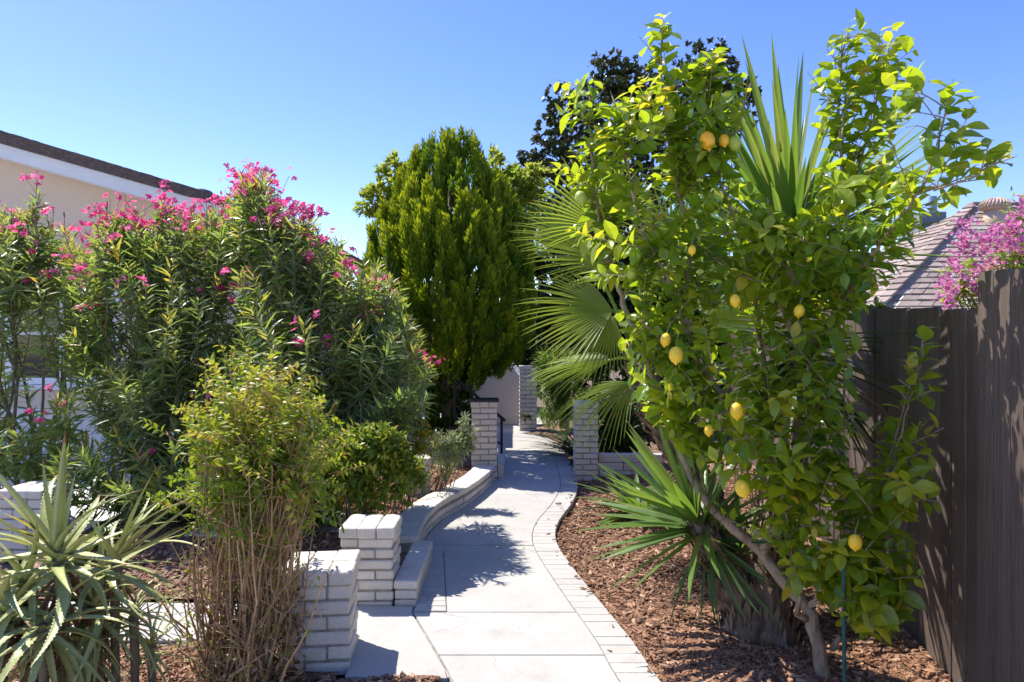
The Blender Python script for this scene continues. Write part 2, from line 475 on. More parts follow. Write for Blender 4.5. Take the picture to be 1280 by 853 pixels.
# ------------------------------------------------------------------ curves
def interp_curve(pts):
    pts = np.asarray(pts, float)
    o = np.argsort(pts[:, 0])
    return pts[o, 0], pts[o, 1]


def smooth_poly(pts, n=120):
    """Catmull-Rom through points, resampled evenly"""
    p = np.asarray(pts, float)
    q = np.vstack([2 * p[0] - p[1], p, 2 * p[-1] - p[-2]])
    out = []
    for i in range(1, len(q) - 2):
        t = np.linspace(0, 1, 24, endpoint=False)[:, None]
        a, b, c, d = q[i - 1], q[i], q[i + 1], q[i + 2]
        out.append(.5 * (2 * b + (c - a) * t + (2 * a - 5 * b + 4 * c - d) * t ** 2 + (3 * b - a - 3 * c + d) * t ** 3))
    out.append(p[-1:])
    o = np.vstack(out)
    s = np.r_[0, np.cumsum(np.linalg.norm(np.diff(o, axis=0), axis=1))]
    ss = np.linspace(0, s[-1], n)
    return np.stack([np.interp(ss, s, o[:, k]) for k in range(o.shape[1])], 1), s[-1]


# right edge of the path (Y, X)
RE, _ = smooth_poly([(2.0, .90), (2.7, .79), (3.3, .689), (3.66, .644), (4.21, .543), (4.87, .428), (5.33, .365), (5.72, .365), (6.15, .433), (6.73, .585),
                     (7.33, .70), (7.86, .75), (8.58, .765), (9.45, .775), (10.35, .728), (11.2, .59), (11.75, .32), (12.0, .05)], 260)
WF, WL = smooth_poly([(4.62, -.60), (5.16, -.69), (5.63, -.70), (6.2, -.60), (6.67, -.44), (7.18, -.31), (7.75, -.21)], 200)  # wall foot (Y,X)


def XR(Y): return np.interp(Y, RE[:, 0], RE[:, 1])


def XL(Y):
    return np.interp(Y, [2.0, 3.34, 4.04, 4.2, *WF[::6, 0], 8.2, 9.6, 10.2, 12], [-.02, -.32, -.585, -.585, *WF[::6, 1], -.10, -.12, -.3, -.5])


FX = lambda Y: 1.486 + .186 * np.asarray(Y)

# ------------------------------------------------------------------ ground
mb = MB()
mb.add([(-300, -60, -.03), (300, -60, -.03), (300, 600, -.03), (-300, 600, -.03)], [(0, 1, 2, 3)])
tag(mb.build('ground', M['dirt']), kind='structure')


def vnoise(x, y, s=1.0):
    return (np.sin(x * 3.1 * s + 1.3 * np.sin(y * 2.3 * s)) + np.sin(y * 4.3 * s + 1.7 * np.sin(x * 3.7 * s + 2))) * .5


def grid(name, f, x0, x1, y0, y1, st, mask, mat):
    xs = np.arange(x0, x1 + st, st); ys = np.arange(y0, y1 + st, st)
    X, Y = np.meshgrid(xs, ys)
    Z = f(X, Y)
    V = np.stack([X, Y, Z], -1).reshape(-1, 3)
    nx = len(xs)
    i = np.arange(len(ys) - 1)[:, None] * nx; j = np.arange(nx - 1)[None]
    Fq = np.stack([i + j, i + j + 1, i + nx + j + 1, i + nx + j], -1).reshape(-1, 4)
    cx = V[Fq].mean(1)
    Fq = Fq[mask(cx[:, 0], cx[:, 1])]
    used = np.unique(Fq); rm = np.full(len(V), -1); rm[used] = np.arange(len(used))
    mb = MB(); mb.add(V[used], rm[Fq])
    o = mb.build(name, mat, smooth=True)
    return tag(o, kind='structure')


def zr(X, Y):   # right bed
    d = X - XR(Y)
    return -.012 + .055 * np.clip(d / .5, 0, 1) + .012 * vnoise(X, Y, 2.2) + .008 * vnoise(X, Y, 6)


def zl(X, Y):   # planter bed behind the curved wall
    t = np.clip((Y - 4.5) / .8, 0, 1); t = t * t * (3 - 2 * t)
    return .0 + .15 * t + .012 * vnoise(X, Y, 2.4) + .006 * vnoise(X, Y, 6.5)


def wall_x(Y): return np.interp(Y, [4.2, *WF[::6, 0], 8.3], [-.75, *(WF[::6, 1] - .05), -.2])


grid('mulch_bed', zr, .2, 6, 1.2, 13.2, .05, lambda x, y: x > XR(y) - .03, M['mulch'])
grid('mulch_bed', zl, -3.4, -.1, 4.34, 9.2, .05, lambda x, y: x < wall_x(y) - .06, M['mulch'])
grid('mulch_bed', lambda X, Y: .034 + .012 * vnoise(X, Y, 2.4), -3.6, -.1, 1.2, 3.62, .05, lambda x, y: (x < XL(y) - .02 + .03 * np.sin(y * 9)) & ((y < 3.27) | (x < -.86)), M['mulch'])

# ------------------------------------------------------------------ path
PT = .045


def strip(mb, xl, xr, y0, y1, g=.003, n=None, tint=.5, z1=PT):
    n = n or max(2, int((y1 - y0) / .12) + 1)
    ys = np.linspace(y0 + g, y1 - g, n)
    a = np.c_[xr(ys) - g, ys]; b = np.c_[xl(ys) + g, ys][::-1]
    mb.prism(np.vstack([a, b]), .0, z1 + R.normal(0, .0008), tint, inset=.003)


mb = MB()
ys = np.linspace(2.0, 11.9, 100)
mb.prism(np.vstack([np.c_[XR(ys) - .012, ys], np.c_[XL(ys) + .006, ys][::-1]]), -.02, PT - .012)
mb.prism([(-5.2, 3.66), (-.85, 3.73), (-.79, 3.28), (-.25, 3.28), (-.55, 4.12), (-5.2, 4.26)], -.02, PT - .0125)
tag(mb.build('path_joints', M['joint']), kind='structure')

mb = MB()
BW = .19
jr = lambda Y: XR(Y) - BW
jl = lambda Y: np.where(np.asarray(Y) < 4.04, np.interp(Y, [2.0, 3.34, 4.04], [.12, -.32, -.585]), np.where(np.asarray(Y) < 5.33, np.interp(Y, [4.04, 5.33], [-.387, -.54]), XL(Y)))
cuts = [2.0, 2.85, 3.49, 5.36, 7.15, 8.9, 10.5, 11.85]
for a, b in zip(cuts[:-1], cuts[1:]):
    if a == 3.49:
        strip(mb, lambda Y: np.interp(Y, [3.49, 4.04], [-.375, -.585]), jr, 3.49, 4.04, .003, tint=.5)
        strip(mb, jl, jr, 4.041, 5.36, .0045, tint=.52)
    else:
        strip(mb, jl if a < 5.3 else XL, jr, a, b, .0045, tint=R.uniform(.2, .8))
# brick edging, right
y = 2.0
while y < 11.8:
    strip(mb, jr, lambda Y: XR(Y), y, y + .0995, .0009, n=3, tint=R.uniform(0, 1), z1=PT + .002)
    y += .1
# brick edging, left (beside the low wall)
y = 4.06
while y < 5.28:
    strip(mb, lambda Y: XL(Y), lambda Y: np.interp(Y, [4.04, 5.33], [-.387, -.54]), y, y + .075, .0014, n=3, tint=R.uniform(0, 1), z1=PT + .0015)
    y += .076
tag(mb.build('path', M['path_white']), kind='structure')

# side path to the left between the two pillars
mb = MB()
for k in range(5):
    x1, x0 = [(-.335, -1.02), (-1.026, -1.9), (-1.906, -2.5), (-2.506, -3.4), (-3.406, -5)][k]
    if k == 0:
        mb.prism([(-1.02, 3.72), (-.83, 3.72), (-.80, 3.27), (-.31, 3.25), (-.325, 3.33), (-.592, 4.03), (-.60, 4.13), (-1.02, 4.14)], .0, PT, .5, inset=.003)
    else:
        mb.prism([(x0, 3.66), (x1, 3.66), (x1, 4.14 + .02 * k), (x0, 4.16 + .02 * k)], .0, PT, R.uniform(.3, .7), inset=.003)
tag(mb.build('side_path', M['path_white']), kind='structure')

mb = MB(); mb.prism([(-16, 5.6), (-3.35, 5.9), (-3.1, 8.2), (-2.2, 9.3), (-2.2, 10.9), (-16, 10.9)], -.02, .02, inset=.004)
tag(mb.build('driveway', M['concrete']), kind='structure')
mb = MB(); mb.prism([(-3.2, 11.0), (-.55, 9.3), (-.3, 11.9), (.15, 12.05), (.6, 12.3), (.6, 16), (-3.2, 16)], -.02, .028, inset=.004)
tag(mb.build('patio', M['path_white']), kind='structure')


# ------------------------------------------------------------------ mulch chips
def chips(mb, x, y, zf, n):
    z = zf(x, y)
    d = np.c_[R.normal(size=(n, 2)), R.normal(0, .22, n)]
    up = np.c_[R.normal(0, .5, (n, 2)), np.ones(n)]
    L = R.uniform(.014, .042, n) * R.choice([.6, 1, 1, 1.5], n); W = L * R.uniform(.25, .6, n)
    mb.leaves(CHIP, np.c_[x, y, z + R.uniform(0, .014, n)] - nrm(d) * (L / 2)[:, None], d, up, L, W, 1.0, R.beta(2, 2.3, n))


cv = []
for t, w_ in ((0, .55), (.5, 1), (1, .5)):
    for x, zz in ((-.5, 0), (.5, 0), (.42, .28), (-.42, .28)):
        cv.append((x * w_, t, -.1 * (t - .5) ** 2, zz))
cf = []
for i in (0, 4):
    for a in range(4):
        b = (a + 1) % 4
        cf.append((i + a, i + b, i + 4 + b, i + 4 + a))
cf += [(3, 2, 1, 0), (8, 9, 10, 11)]
CHIP = (np.array(cv), np.array(cf))
mb = MB()
n = 52000
y = 3.0 + R.power(.62, n) * 0 + (R.random(n) ** 1.7) * 5.5
u = R.random(n)
x = XR(y) + .004 + (R.beta(.95, 1, n)) * (FX(y) - .03 - XR(y))
chips(mb, x, y, zr, n)
n = 60
y = R.uniform(2.9, 8.5, n); x = XR(y) - R.exponential(.035, n)
chips(mb, x, y, lambda a, b: PT + .001 + 0 * a, n)
o = mb.build('mulch_chips', M['chip']); tag(o, 'loose brown bark chips covering the bed between path and fence', 'mulch', kind='stuff')
mb = MB()
n = 18000
y = R.uniform(4.4, 8.2, n); x = wall_x(y) - .24 - R.random(n) ** 1.5 * 2.2
chips(mb, x, y, zl, n)
n = 10000
y = R.uniform(2.75, 3.6, n); x = R.uniform(-2.6, -.35, n)
k = (x < XL(y) - .0) & ((y < 3.26) | (x < -1.2))
x, y = x[k], y[k]
chips(mb, x, y, lambda a, b: .034 + .012 * vnoise(a, b, 2.4), len(x))
o = mb.build('mulch_chips', M['chip']); tag(o, 'loose brown bark chips in the planters left of the path', 'mulch', kind='stuff')


# ------------------------------------------------------------------ brickwork
def brick(mb, c, h, ax=None, tint=None):
    c = np.array(c, float) + R.normal(0, .0012, 3)
    h = np.array(h, float) - .0 + R.normal(0, .0008, 3)
    a = R.normal(0, .006)
    rot = np.array([[math.cos(a), math.sin(a), 0], [-math.sin(a), math.cos(a), 0], [0, 0, 1]])
    ax_ = rot if ax is None else rot @ np.asarray(ax, float)
    mb.box(c, h, ax_, .006, R.uniform(0, 1) if tint is None else tint)


def pillar(name, label, x0, y0, s, h, nc, rz=0.0, z0=0.0, caph=.066, group='white painted brick pillars'):
    """square pillar, near face at y0, left at x0"""
    cx, cy = x0 + s / 2, y0 + s / 2
    t = thing(name, label, 'brick pillar', (cx, cy, z0), group)
    c, sn = math.cos(rz), math.sin(rz)
    A = np.array([[c, sn, 0], [-sn, c, 0], [0, 0, 1]])
    O = np.array([cx, cy, 0])
    mm = MB()
    mm.box(O + [0, 0, z0 + (h - .01) / 2], [s / 2 - .012, s / 2 - .012, (h - .01) / 2 - .001], A, .002)
    mb = MB()
    bh = (h - caph) / (nc - 1)
    w = s / 3; j = .013
    for k in range(nc - 1):
        z = z0 + (k + .5) * bh
        m = 1 if k % 2 else -1
        for q in range(4):
            a = q * math.pi / 2
            rq = np.array([[math.cos(a), math.sin(a), 0], [-math.sin(a), math.cos(a), 0], [0, 0, 1]])
            lc = np.array([m * (-w / 2), -(s / 2 - w / 2), 0])
            brick(mb, O + (lc @ rq) @ A + [0, 0, z], [(s - w - j) / 2, (w - j * .2) / 2, (bh - j) / 2], rq @ A)
    mb.build('shaft', M['white_brick'], t)
    mm.build('mortar', M['mortar'], t)
    cb = MB()
    for i in range(3):
        for jx in range(2):
            lc = np.array([(i - 1) * (s + .016) / 3, (jx - .5) * (s + .016) / 2, 0])
            brick(cb, O + lc @ A + [0, 0, z0 + h - caph / 2], [(s + .016) / 6 - .002, (s + .016) / 4 - .0015, caph / 2 - .001], A)
    cb.build('cap', M['white_brick'], t)
    return t


pillar('brick_pillar', 'nearest short white brick pillar, beside the twiggy bush', -1.15, 3.34, .34, .52, 7, .10, caph=.07)
pillar('brick_pillar', 'white brick pillar at the near end of the curved low wall', -1.05, 4.15, .325, .515, 8, .01)
pillar('brick_pillar', 'tall white brick pillar on the left of the path, by the black handrail', -.475, 7.85, .30, .95, 14, .05)
q = [o for o in COL.objects if o.name == 'brick_pillar.002'][0]
mb = MB(); mb.box((-.325, 8.0, .962), (.168, .168, .011), [[.9988, .05, 0], [-.05, .9988, 0], [0, 0, 1]], .004); mb.build('dark_slab', M['iron'], q)  # thin dark slab over the pillar cap
pillar('brick_pillar', 'tall white brick pillar right of the path, partly under a hanging palm leaf', .735, 8.0, .28, .93, 14, .0)
pillar('brick_pillar', 'low brick pillar at the left picture edge behind the aloe', -3.86, 5.12, .34, .53, 7, -.05)
pillar('brick_pillar', 'small brick pillar half hidden behind the yellow green bush', -1.05, 6.55, .24, .42, 6, .25, z0=.10)

# low end step of the wall beside the second pillar
t = thing('wall_end', 'low three course brick step joining pillar and curved wall', 'brick step', (-.65, 4.5, 0))
mb = MB(); mm = MB()
for k in range(3):
    n = 4
    for i in range(n):
        L = (5.0 - 4.16) / n
        brick(mb, (-.652, 4.16 + (i + .5) * L, .03 + k * .058 + .012), (.066, L / 2 - .004, .0255) if k < 2 else (.072, L / 2 - .003, .0275), None)
mm.span((-.708, 4.17, 0), (-.596, 4.98, .165), .002)
mb.build('bricks', M['white_brick'], t); mm.build('mortar', M['mortar'], t)

# curved retaining wall
t = thing('retaining_wall', 'low curved white brick retaining wall along the left of the path', 'retaining wall', (-.6, 6.2, 0))
fl = [(-.70, 4.98), *[(x, y) for y, x in [(5.3, -.705), (5.63, -.70), (5.95, -.66), (6.2, -.60), (6.67, -.44), (7.18, -.31), (7.6, -.235), (8.0, -.19)]]]
C, CL = smooth_poly(fl, 160)
tang = nrm(np.gradient(C, axis=0)); left = np.c_[-tang[:, 1], tang[:, 0]]


def wall_at(s):
    f = s / CL * (len(C) - 1); i = int(min(max(f, 0), len(C) - 1.001)); u = f - i
    return C[i] * (1 - u) + C[i + 1] * u, nrm(tang[i] * (1 - u) + tang[i + 1] * u)


mb = MB(); mm = MB()
WW = .21
hcore = .17
poly = np.vstack([C + left * .014, (C + left * (WW - .014))[::-1]])
mm.prism(poly, -.02, hcore)
for k in range(2):
    z = .03 + k * .064 + .018
    L = .205; s = L * (.5 if k % 2 else 0) - L / 2
    while s < CL + L / 2:
        a, b = max(s, 0), min(s + L, CL)
        if b - a > .03:
            p, tg = wall_at((a + b) / 2)
            lf = np.array([-tg[1], tg[0]])
            ax = np.array([[tg[0], tg[1], 0], [lf[0], lf[1], 0], [0, 0, 1]])
            brick(mb, [*(p + lf * .05), z], [(b - a) / 2 - .0055, .05, .0262], ax)
            brick(mb, [*(p + lf * (WW - .05)), z], [(b - a) / 2 - .0055, .05, .0262], ax)
        s += L
cb = MB()
nb = int(CL / .102)
for i in range(nb):
    p, tg = wall_at((i + .5) * CL / nb)
    lf = np.array([-tg[1], tg[0]])
    ax = np.array([[tg[0], tg[1], 0], [lf[0], lf[1], 0], [0, 0, 1]])
    brick(cb, [*(p + lf * WW / 2), .198], [CL / nb / 2 - .0012, WW / 2 + .008, .026], ax)
mb.build('bricks', M['white_brick'], t); mm.build('mortar', M['mortar'], t); cb.build('coping', M['white_brick'], t)

# thin kerb wing beyond the tall left pillar
t = thing('kerb_wall', 'thin white kerb wall beyond the tall pillar beside the path', 'kerb', (-.12, 8.6, 0))
mb = MB()
mb.prism([(-.165, 8.02), (-.10, 8.02), (-.085, 9.3), (-.19, 9.3)], 0, .20, inset=.006)
mb.build('stone', M['white_brick'], t)

# low grey wall right of the right pillar
t = thing('garden_wall', 'low grey block wall running right from the right hand pillar', 'wall', (1.4, 8.1, 0))
mb = MB()
for k in range(3):
    for i in range(2):
        brick(mb, (1.03 + .2 + i * .4 - (k % 2) * .1, 8.2, .05 + k * .1), (.197, .07, .047))
mb.build('blocks', M['white_brick'], t)

# stepping slabs on planter bed
for i, (x0, x1, y0, y1) in enumerate([(-1.75, -1.28, 5.3, 5.85), (-2.5, -1.9, 5.2, 5.8)]):
    mb = MB(); mb.prism([(x0, y0), (x1, y0 + .03), (x1 - .03, y1), (x0 + .04, y1 + .03)], .1, .172, inset=.006)
    tag(mb.build('stepping_stone', M['path_white'], origin=((x0 + x1) / 2, (y0 + y1) / 2, .1)),
        ['flat white stepping slab just left of the second pillar', 'flat white stepping slab hidden behind the twiggy bush'][i], 'paving slab', 'white stepping slabs')

# ------------------------------------------------------------------ fence
tv = nrm(np.array([.186, 1, 0])); nv = np.array([-tv[1], tv[0], 0])
AX = np.array([tv, nv, [0, 0, 1]])


def fence(name, label, y0, y1, ztop, zb, off, lean=0):
    t = thing(name, label, 'fence', (float(FX((y0 + y1) / 2)), (y0 + y1) / 2, 0))
    mb = MB()
    w = .128
    L = (y1 - y0) / tv[1]
    nbd = max(1, round(L / (w + .005)))
    st = L / nbd
    for i in range(nbd):
        s = (i + .5) * st
        yc = y0 + s * tv[1]
        c = np.array([float(FX(yc)), yc, 0]) - nv * off + nv * R.normal(0, .003)
        zt = ztop(yc) + R.normal(0, .005); z0 = zb + R.normal(0, .01)
        h = st / 2 - .003 - abs(R.normal(0, .0008))
        th = .009
        # dog eared board outline in (s,z)
        e = .018
        ol = [(-h, z0), (h, z0), (h, zt - e), (h - e, zt), (-h + e, zt), (-h, zt - e)]
        ol = np.array(ol); ol[:, 0] += 0
        lean_ = R.normal(0, .0012)
        V = []
        for sg in (-1, 1):
            for (a, z) in ol: V.append(c + tv * (a + lean_ * z) + nv * th * sg + [0, 0, z])
        m = 6
        Fs = [tuple(range(m))[::-1], tuple(range(m, 2 * m))] + [(q, (q + 1) % m, m + (q + 1) % m, m + q) for q in range(m)]
        mb.add(V, Fs, R.uniform(0, 1))
    mb.build('board_panel', M['fence'], t)
    rl = MB()
    for z in (.35, 1.0, 1.6):
        c = np.array([float(FX((y0 + y1) / 2)), (y0 + y1) / 2, z]) - nv * (off + .032)
        rl.box(c, (L / 2 - .01, .018, .042), AX, .003)
    rl.build('rail', M['fence'], t)
    for yy in np.arange(y0 + .2, y1, 2.3):
        pm = MB(); c = np.array([float(FX(yy)), yy, ztop(yy) / 2 - .1]) - nv * (off + .096)
        pm.box(c, (.044, .044, ztop(yy) / 2 + .05), AX, .004); pm.build('post', M['fence'], t)


fence('wooden_fence', 'long brown painted board fence with dog eared tops behind lemon tree', 2.955, 13.2, lambda y: 1.795 + .045 * (y - 2.95) * (y < 8) + .225 * (y >= 8), .05, 0)
fence('wooden_fence', 'taller brown fence section with two wide boards at the right picture edge', 1.0, 2.94, lambda y: 1.935 + .0 * y, .05, -.014)

# ------------------------------------------------------------------ left house
t = thing('house', 'beige stucco house with white fascia and brown shingle roof behind the oleanders', 'house', (-7, 9.9, 0))
HY = 9.9


def zrake(x): return EYE + (426.5 - (194 + (x * F / HY + 640) * .283)) / F * HY     # underside of fascia


xe = -3.95
mb = MB()
pts = [(-14, .62), (xe, .62), (xe, zrake(xe) + .02), (-14, zrake(-14) + .02)]
V = [(x, HY, z) for x, z in pts] + [(x, HY + .2, z) for x, z in pts]
mb.add(V, [(0, 1, 2, 3), (7, 6, 5, 4), (0, 4, 5, 1), (1, 5, 6, 2), (2, 6, 7, 3), (3, 7, 4, 0)])
mb.span((xe - .2, HY + .202, .62), (xe, HY + 7, 3.4), .004)
mb.build('wall', M['stucco'], t)
mb = MB(); mb.span((-14, HY - .03, 0), (xe + .03, HY + .17, .615), .004)
mb.span((-14, HY - .05, .60), (xe + .05, HY + .0, .67), .006)
mb.build('plinth', M['stucco_white'], t)
mb = MB()


def slabx(mb, xa, xb, y0, y1, d0, d1, tint=.5):
    V = []
    for yv in (y0, y1):
        V += [(xa, yv, zrake(xa) + d0), (xb, yv, zrake(xb) + d0), (xb, yv, zrake(xb) + d1), (xa, yv, zrake(xa) + d1)]
    mb.add(V, [(0, 1, 2, 3), (7, 6, 5, 4), (0, 4, 5, 1), (1, 5, 6, 2), (2, 6, 7, 3), (3, 7, 4, 0)], tint)


slabx(mb, -14, xe + .55, HY - .42, HY - .37, -.05, .135)
slabx(mb, -14, xe + .56, HY - .435, HY - .421, .07, .138)
slabx(mb, -14, xe + .5, HY - .368, HY - .002, -.06, .02)
mb.build('fascia', M['trim'], t)
mb = MB()
n = 150
xs = np.linspace(xe + .62, -14, n)
for i in range(n - 1):      # shingle courses stepping up the slope
    xa, xb = xs[i], xs[i + 1] - .02
    lift = R.uniform(0, .018)
    slabx(mb, xb, xa, HY - .46 + R.uniform(-.004, .004), HY + 7.4, .135, .26 + lift * .4 + .001 * i, R.uniform(0, 1))
rf = mb.build('roof', M['shingle'], t)
mb = MB()
p = P(252, 243, HY + 1)
mb.tube([p + [0, 0, -.35], p + [0, 0, .0]], .13, 12); mb.tube([p + [0, 0, .0], p + [0, 0, .05], p + [0, 0, .09]], [.19, .15, .03], 12)
mb.build('roof_vent', M['iron'], t)
wf = MB(); x0, x1 = P(8, 0, HY)[0], P(150, 0, HY)[0]; z0, z1 = 1.02, 2.5
for (a, b, c, d) in [(x0, x0 + .1, z0, z1), (x1 - .1, x1, z0, z1), (x0 + .1, x1 - .1, z1 - .1, z1), (x0 + .1, x1 - .1, z0, z0 + .1), ((x0 + x1) / 2 - .03, (x0 + x1) / 2 + .03, z0 + .1, z1 - .1), (x0 + .1, (x0 + x1) / 2 - .03, 1.74, 1.78), ((x0 + x1) / 2 + .03, x1 - .1, 1.74, 1.78)]:
    wf.span((a, HY - .04, c), (b, HY - .003, d), .004)
wo = wf.build('window', M['trim'], t)
g = MB(); g.span((x0 + .05, HY - .016, z0 + .05), (x1 - .05, HY - .01, z1 - .05), .001); g.build('pane', M['glass'], wo)
g = MB(); g.span((x0 - .06, HY - .09, z0 - .07), (x1 + .06, HY - .041, z0 - .002), .006); g.build('sill', M['trim'], wo)
# lower wing of the house, behind the bushes
mb = MB(); mb.span((xe + .03, 11.4, 0), (-1.35, 11.6, 2.3), .006); mb.build('wing_wall', M['stucco_white'], t)
mb = MB(); mb.span((xe + .0, 11.1, 2.31), (-1.2, 15, 2.45), .01); mb.build('porch_roof', M['shingle'], t)

mb = MB(); mb.prism([(-14, -6), (10, -6), (10, .6), (-14, .6)], -.02, .02); tag(mb.build('driveway', M['concrete']), kind='structure')  # unseen pale concrete behind the camera, added to bounce light onto front faces

# porch steps, railings
t = thing('porch_steps', 'white painted porch steps behind the dark conifer trunk', 'steps', (-1.1, 9.5, 0))
mb = MB()
for k in range(4):
    x1 = -.62 - k * .3
    mb.span((x1 - .298, 9.0, .0), (x1, 10.2, .17 + k * .17), .008)
mb.span((-2.6, 9.0, 0), (-1.822, 10.2, .85), .008)
mb.build('treads', M['path_white'], t)
t = thing('handrail', 'black iron stair handrail rising behind the tall left pillar', 'handrail', (-.3, 8.75, 0))


def railing(t, a, b, h, post_a=True, nb=0):
    """sloped rail from foot a to foot b"""
    a, b = np.array(a, float), np.array(b, float)
    up = np.array([0, 0, h])
    m = MB(); d = nrm(b - a); m.tube([a + up - d * .06, b + up + d * .06], .019, 8); m.build('top_rail', M['iron'], t)
    m = MB(); m.tube([a + up * .3, b + up * .3], .012, 6); m.build('lower_rail', M['iron'], t)
    for q in (a, b):
        m = MB(); m.tube([q - [0, 0, .03], q + up], .017, 8); m.build('post', M['iron'], t)
    for k in range(nb):
        q = a + (b - a) * (k + 1) / (nb + 1)
        m = MB(); m.tube([q + up * .3, q + up], .008, 6); m.build('baluster', M['iron'], t)


A = P(627, 571, 8.8); B = P(568, 520, 8.8)
railing(t, A, B, .50, nb=1)
t = thing('porch_railing', 'black iron porch railing glimpsed through the oleander', 'railing', (-1.6, 9.4, .85))
railing(t, (-1.9, 9.1, .85), (-1.15, 9.1, .52), .75, nb=5)
t = thing('lamp_post', 'thin dark post standing behind the handrail near the pale wall', 'post', (-.6, 10.6, 0))
m = MB(); q = G(589, 560); m.tube([P(589, 560, 10.4), P(589, 462, 10.4)], .035, 8); m.build('post', M['iron'], t)
ORG  # noqa

# far stucco wall with peaked top
t = thing('stucco_wall', 'pale stucco wall with a peaked top at the far end of the path', 'wall', (0, 13.6, 0))
Yw = 13.6
mb = MB()
pts = [P(588, 0, Yw)[0:1], ]
ol = [(P(586, 532, Yw)[0], 0), (P(652, 532, Yw)[0], 0), (P(652, 476, Yw)[0], P(0, 476, Yw)[2]), (P(633, 452, Yw)[0], P(0, 452, Yw)[2]), (P(586, 481, Yw)[0], P(0, 481, Yw)[2])]
yw = lambda x: Yw - .36 * (x - ol[0][0]) / (ol[1][0] - ol[0][0])
V = [(x, yw(x), z) for x, z in ol] + [(x + .08, yw(x) + .24, z) for x, z in ol]
mb.add(V, [tuple(range(5)), tuple(range(5, 10))[::-1]] + [(i, i + 5, (i + 1) % 5 + 5, (i + 1) % 5) for i in range(5)])
mb.build('body', M['stucco_white'], t)
mb = MB()
for (a, b) in ((4, 3), (3, 2)):
    pa, pb = np.array([ol[a][0] + .04, yw(ol[a][0]) + .12, ol[a][1] + .02]), np.array([ol[b][0] + .04, yw(ol[b][0]) + .12, ol[b][1] + .02])
    d = nrm(pb - pa); w_ = nrm(np.array([.325, .945, 0]) - d * d.dot([.325, .945, 0])); u = np.cross(d, w_)
    mb.box((pa + pb) / 2, (np.linalg.norm(pb - pa) / 2, .15, .025), np.array([d, w_, u]), .004)
mb.build('coping', M['trim'], t)
pillar('brick_pillar', 'farthest brick pier right of the pale stucco wall', P(649, 0, 12.3)[0], 12.3, .32, 1.2, 16)
pillar('brick_pillar', 'pale brick pier far left of the pale stucco wall', P(571, 0, 12.3)[0], 12.3, .3, 1.05, 14)

# ------------------------------------------------------------------ neighbour house
t = thing('house', 'neighbour house with grey tan hip roof beyond the fence', 'house', (11, 16, 0))
E0 = P(1092, 392, 13); RID = P(1214, 259, 17.2)
E0 = np.array([E0[0], 13.0, E0[2]]); far = 24.0
e_r = np.array([far, 13.0, E0[2]]); r_r = np.array([far, RID[1], RID[2]]); e_b = np.array([E0[0], 21.4, E0[2]])


def roofface(mb, a, b, c, d, n):
    """a-b eave, d-c top edge, n courses as overlapping boards"""
    nn = nrm(np.cross(b - a, d - a))
    if nn[2] < 0: nn = -nn
    for i in range(n):
        u0, u1 = i / n, (i + 1.12) / n
        A0, B0 = a + (d - a) * u0, b + (c - b) * u0
        u1 = min(u1, 1)
        A1, B1 = a + (d - a) * u1, b + (c - b) * u1
        Lr = np.linalg.norm(B0 - A0)
        k = max(1, int(Lr / .33))
        cut = np.sort(np.r_[0, (np.arange(1, k) + R.uniform(-.3, .3, k - 1)) / k, 1])
        for s0, s1 in zip(cut[:-1], cut[1:]):
            s1 -= .02 / max(Lr, .3)
            q = [A0 + (B0 - A0) * s0, A0 + (B0 - A0) * s1, A1 + (B1 - A1) * s1, A1 + (B1 - A1) * s0]
            li = R.uniform(.03, .045)
            V = [q[0] + nn * li, q[1] + nn * li, q[2] + nn * .012, q[3] + nn * .012, q[0] - nn * .01, q[1] - nn * .01]
            mb.add(V, [(0, 1, 2, 3), (4, 5, 1, 0)], R.uniform(0, 1))


mb = MB()
roofface(mb, E0, e_r, r_r, RID, 22)
e_bl = np.array([E0[0], 21.4, E0[2]])
rt = np.array([RID[0], RID[1], RID[2]])
roofface(mb, e_bl, E0, RID, RID + np.array([0, .02, 0]), 22)
rf = mb.build('roof', M['tile'], t)
mb = MB()
n = 20
for i in range(n):
    a = E0 + (RID - E0) * (i / n); b = E0 + (RID - E0) * ((i + 1.15) / n)
    d = nrm(b - a); s = nrm(np.cross(d, [0, 0, 1])); u = np.cross(s, d)
    mb.box((a + b) / 2 + u * .055 + d * 0, (np.linalg.norm(b - a) / 2, .11, .025), np.array([nrm(d - u * .10), s, nrm(u + d * .10)]), .005, R.uniform(0, 1))
for i in range(30):
    a = RID + np.array([.35 * i, 0, .06]); mb.box(a + [.17, 0, .02], (.19, .12, .03), None, .008, R.uniform(0, 1))
mb.build('ridge_tiles', M['tile'], rf)
mb = MB(); mb.span((E0[0] + .5, 13.5, 0), (far, 13.7, E0[2] - .02), .01); mb.span((E0[0] + .5, 13.702, 0), (E0[0] + .7, 21, E0[2] - .02), .01)
mb.build('wall', M['stucco'], t)
mb = MB(); c = P(1243, 262, 16.4)
zb = c[2] - .62
mb.tube([(c[0], c[1], zb), (c[0], c[1], c[2] - .02)], [.24, .22], 20)
mb.tube([(c[0], c[1], c[2] + z) for z in (-.02, .02, .1, .18, .24, .27)], [.23, .28, .3, .27, .17, .03], 20)
vo = mb.build('turbine_vent', M['vent'], t, smooth=True)
fb = MB()
for k in range(26):
    a = k / 26 * 2 * math.pi
    pts = [(c[0] + math.cos(a + z * 1.2) * r, c[1] + math.sin(a + z * 1.2) * r, c[2] + z) for z, r in ((0, .285), (.06, .315), (.13, .315), (.2, .26), (.25, .15))]
    fb.tube(pts, .017, 5)
fb.build('fins', M['vent'], vo)
mb = MB(); c = P(1157, 300, 19.0)
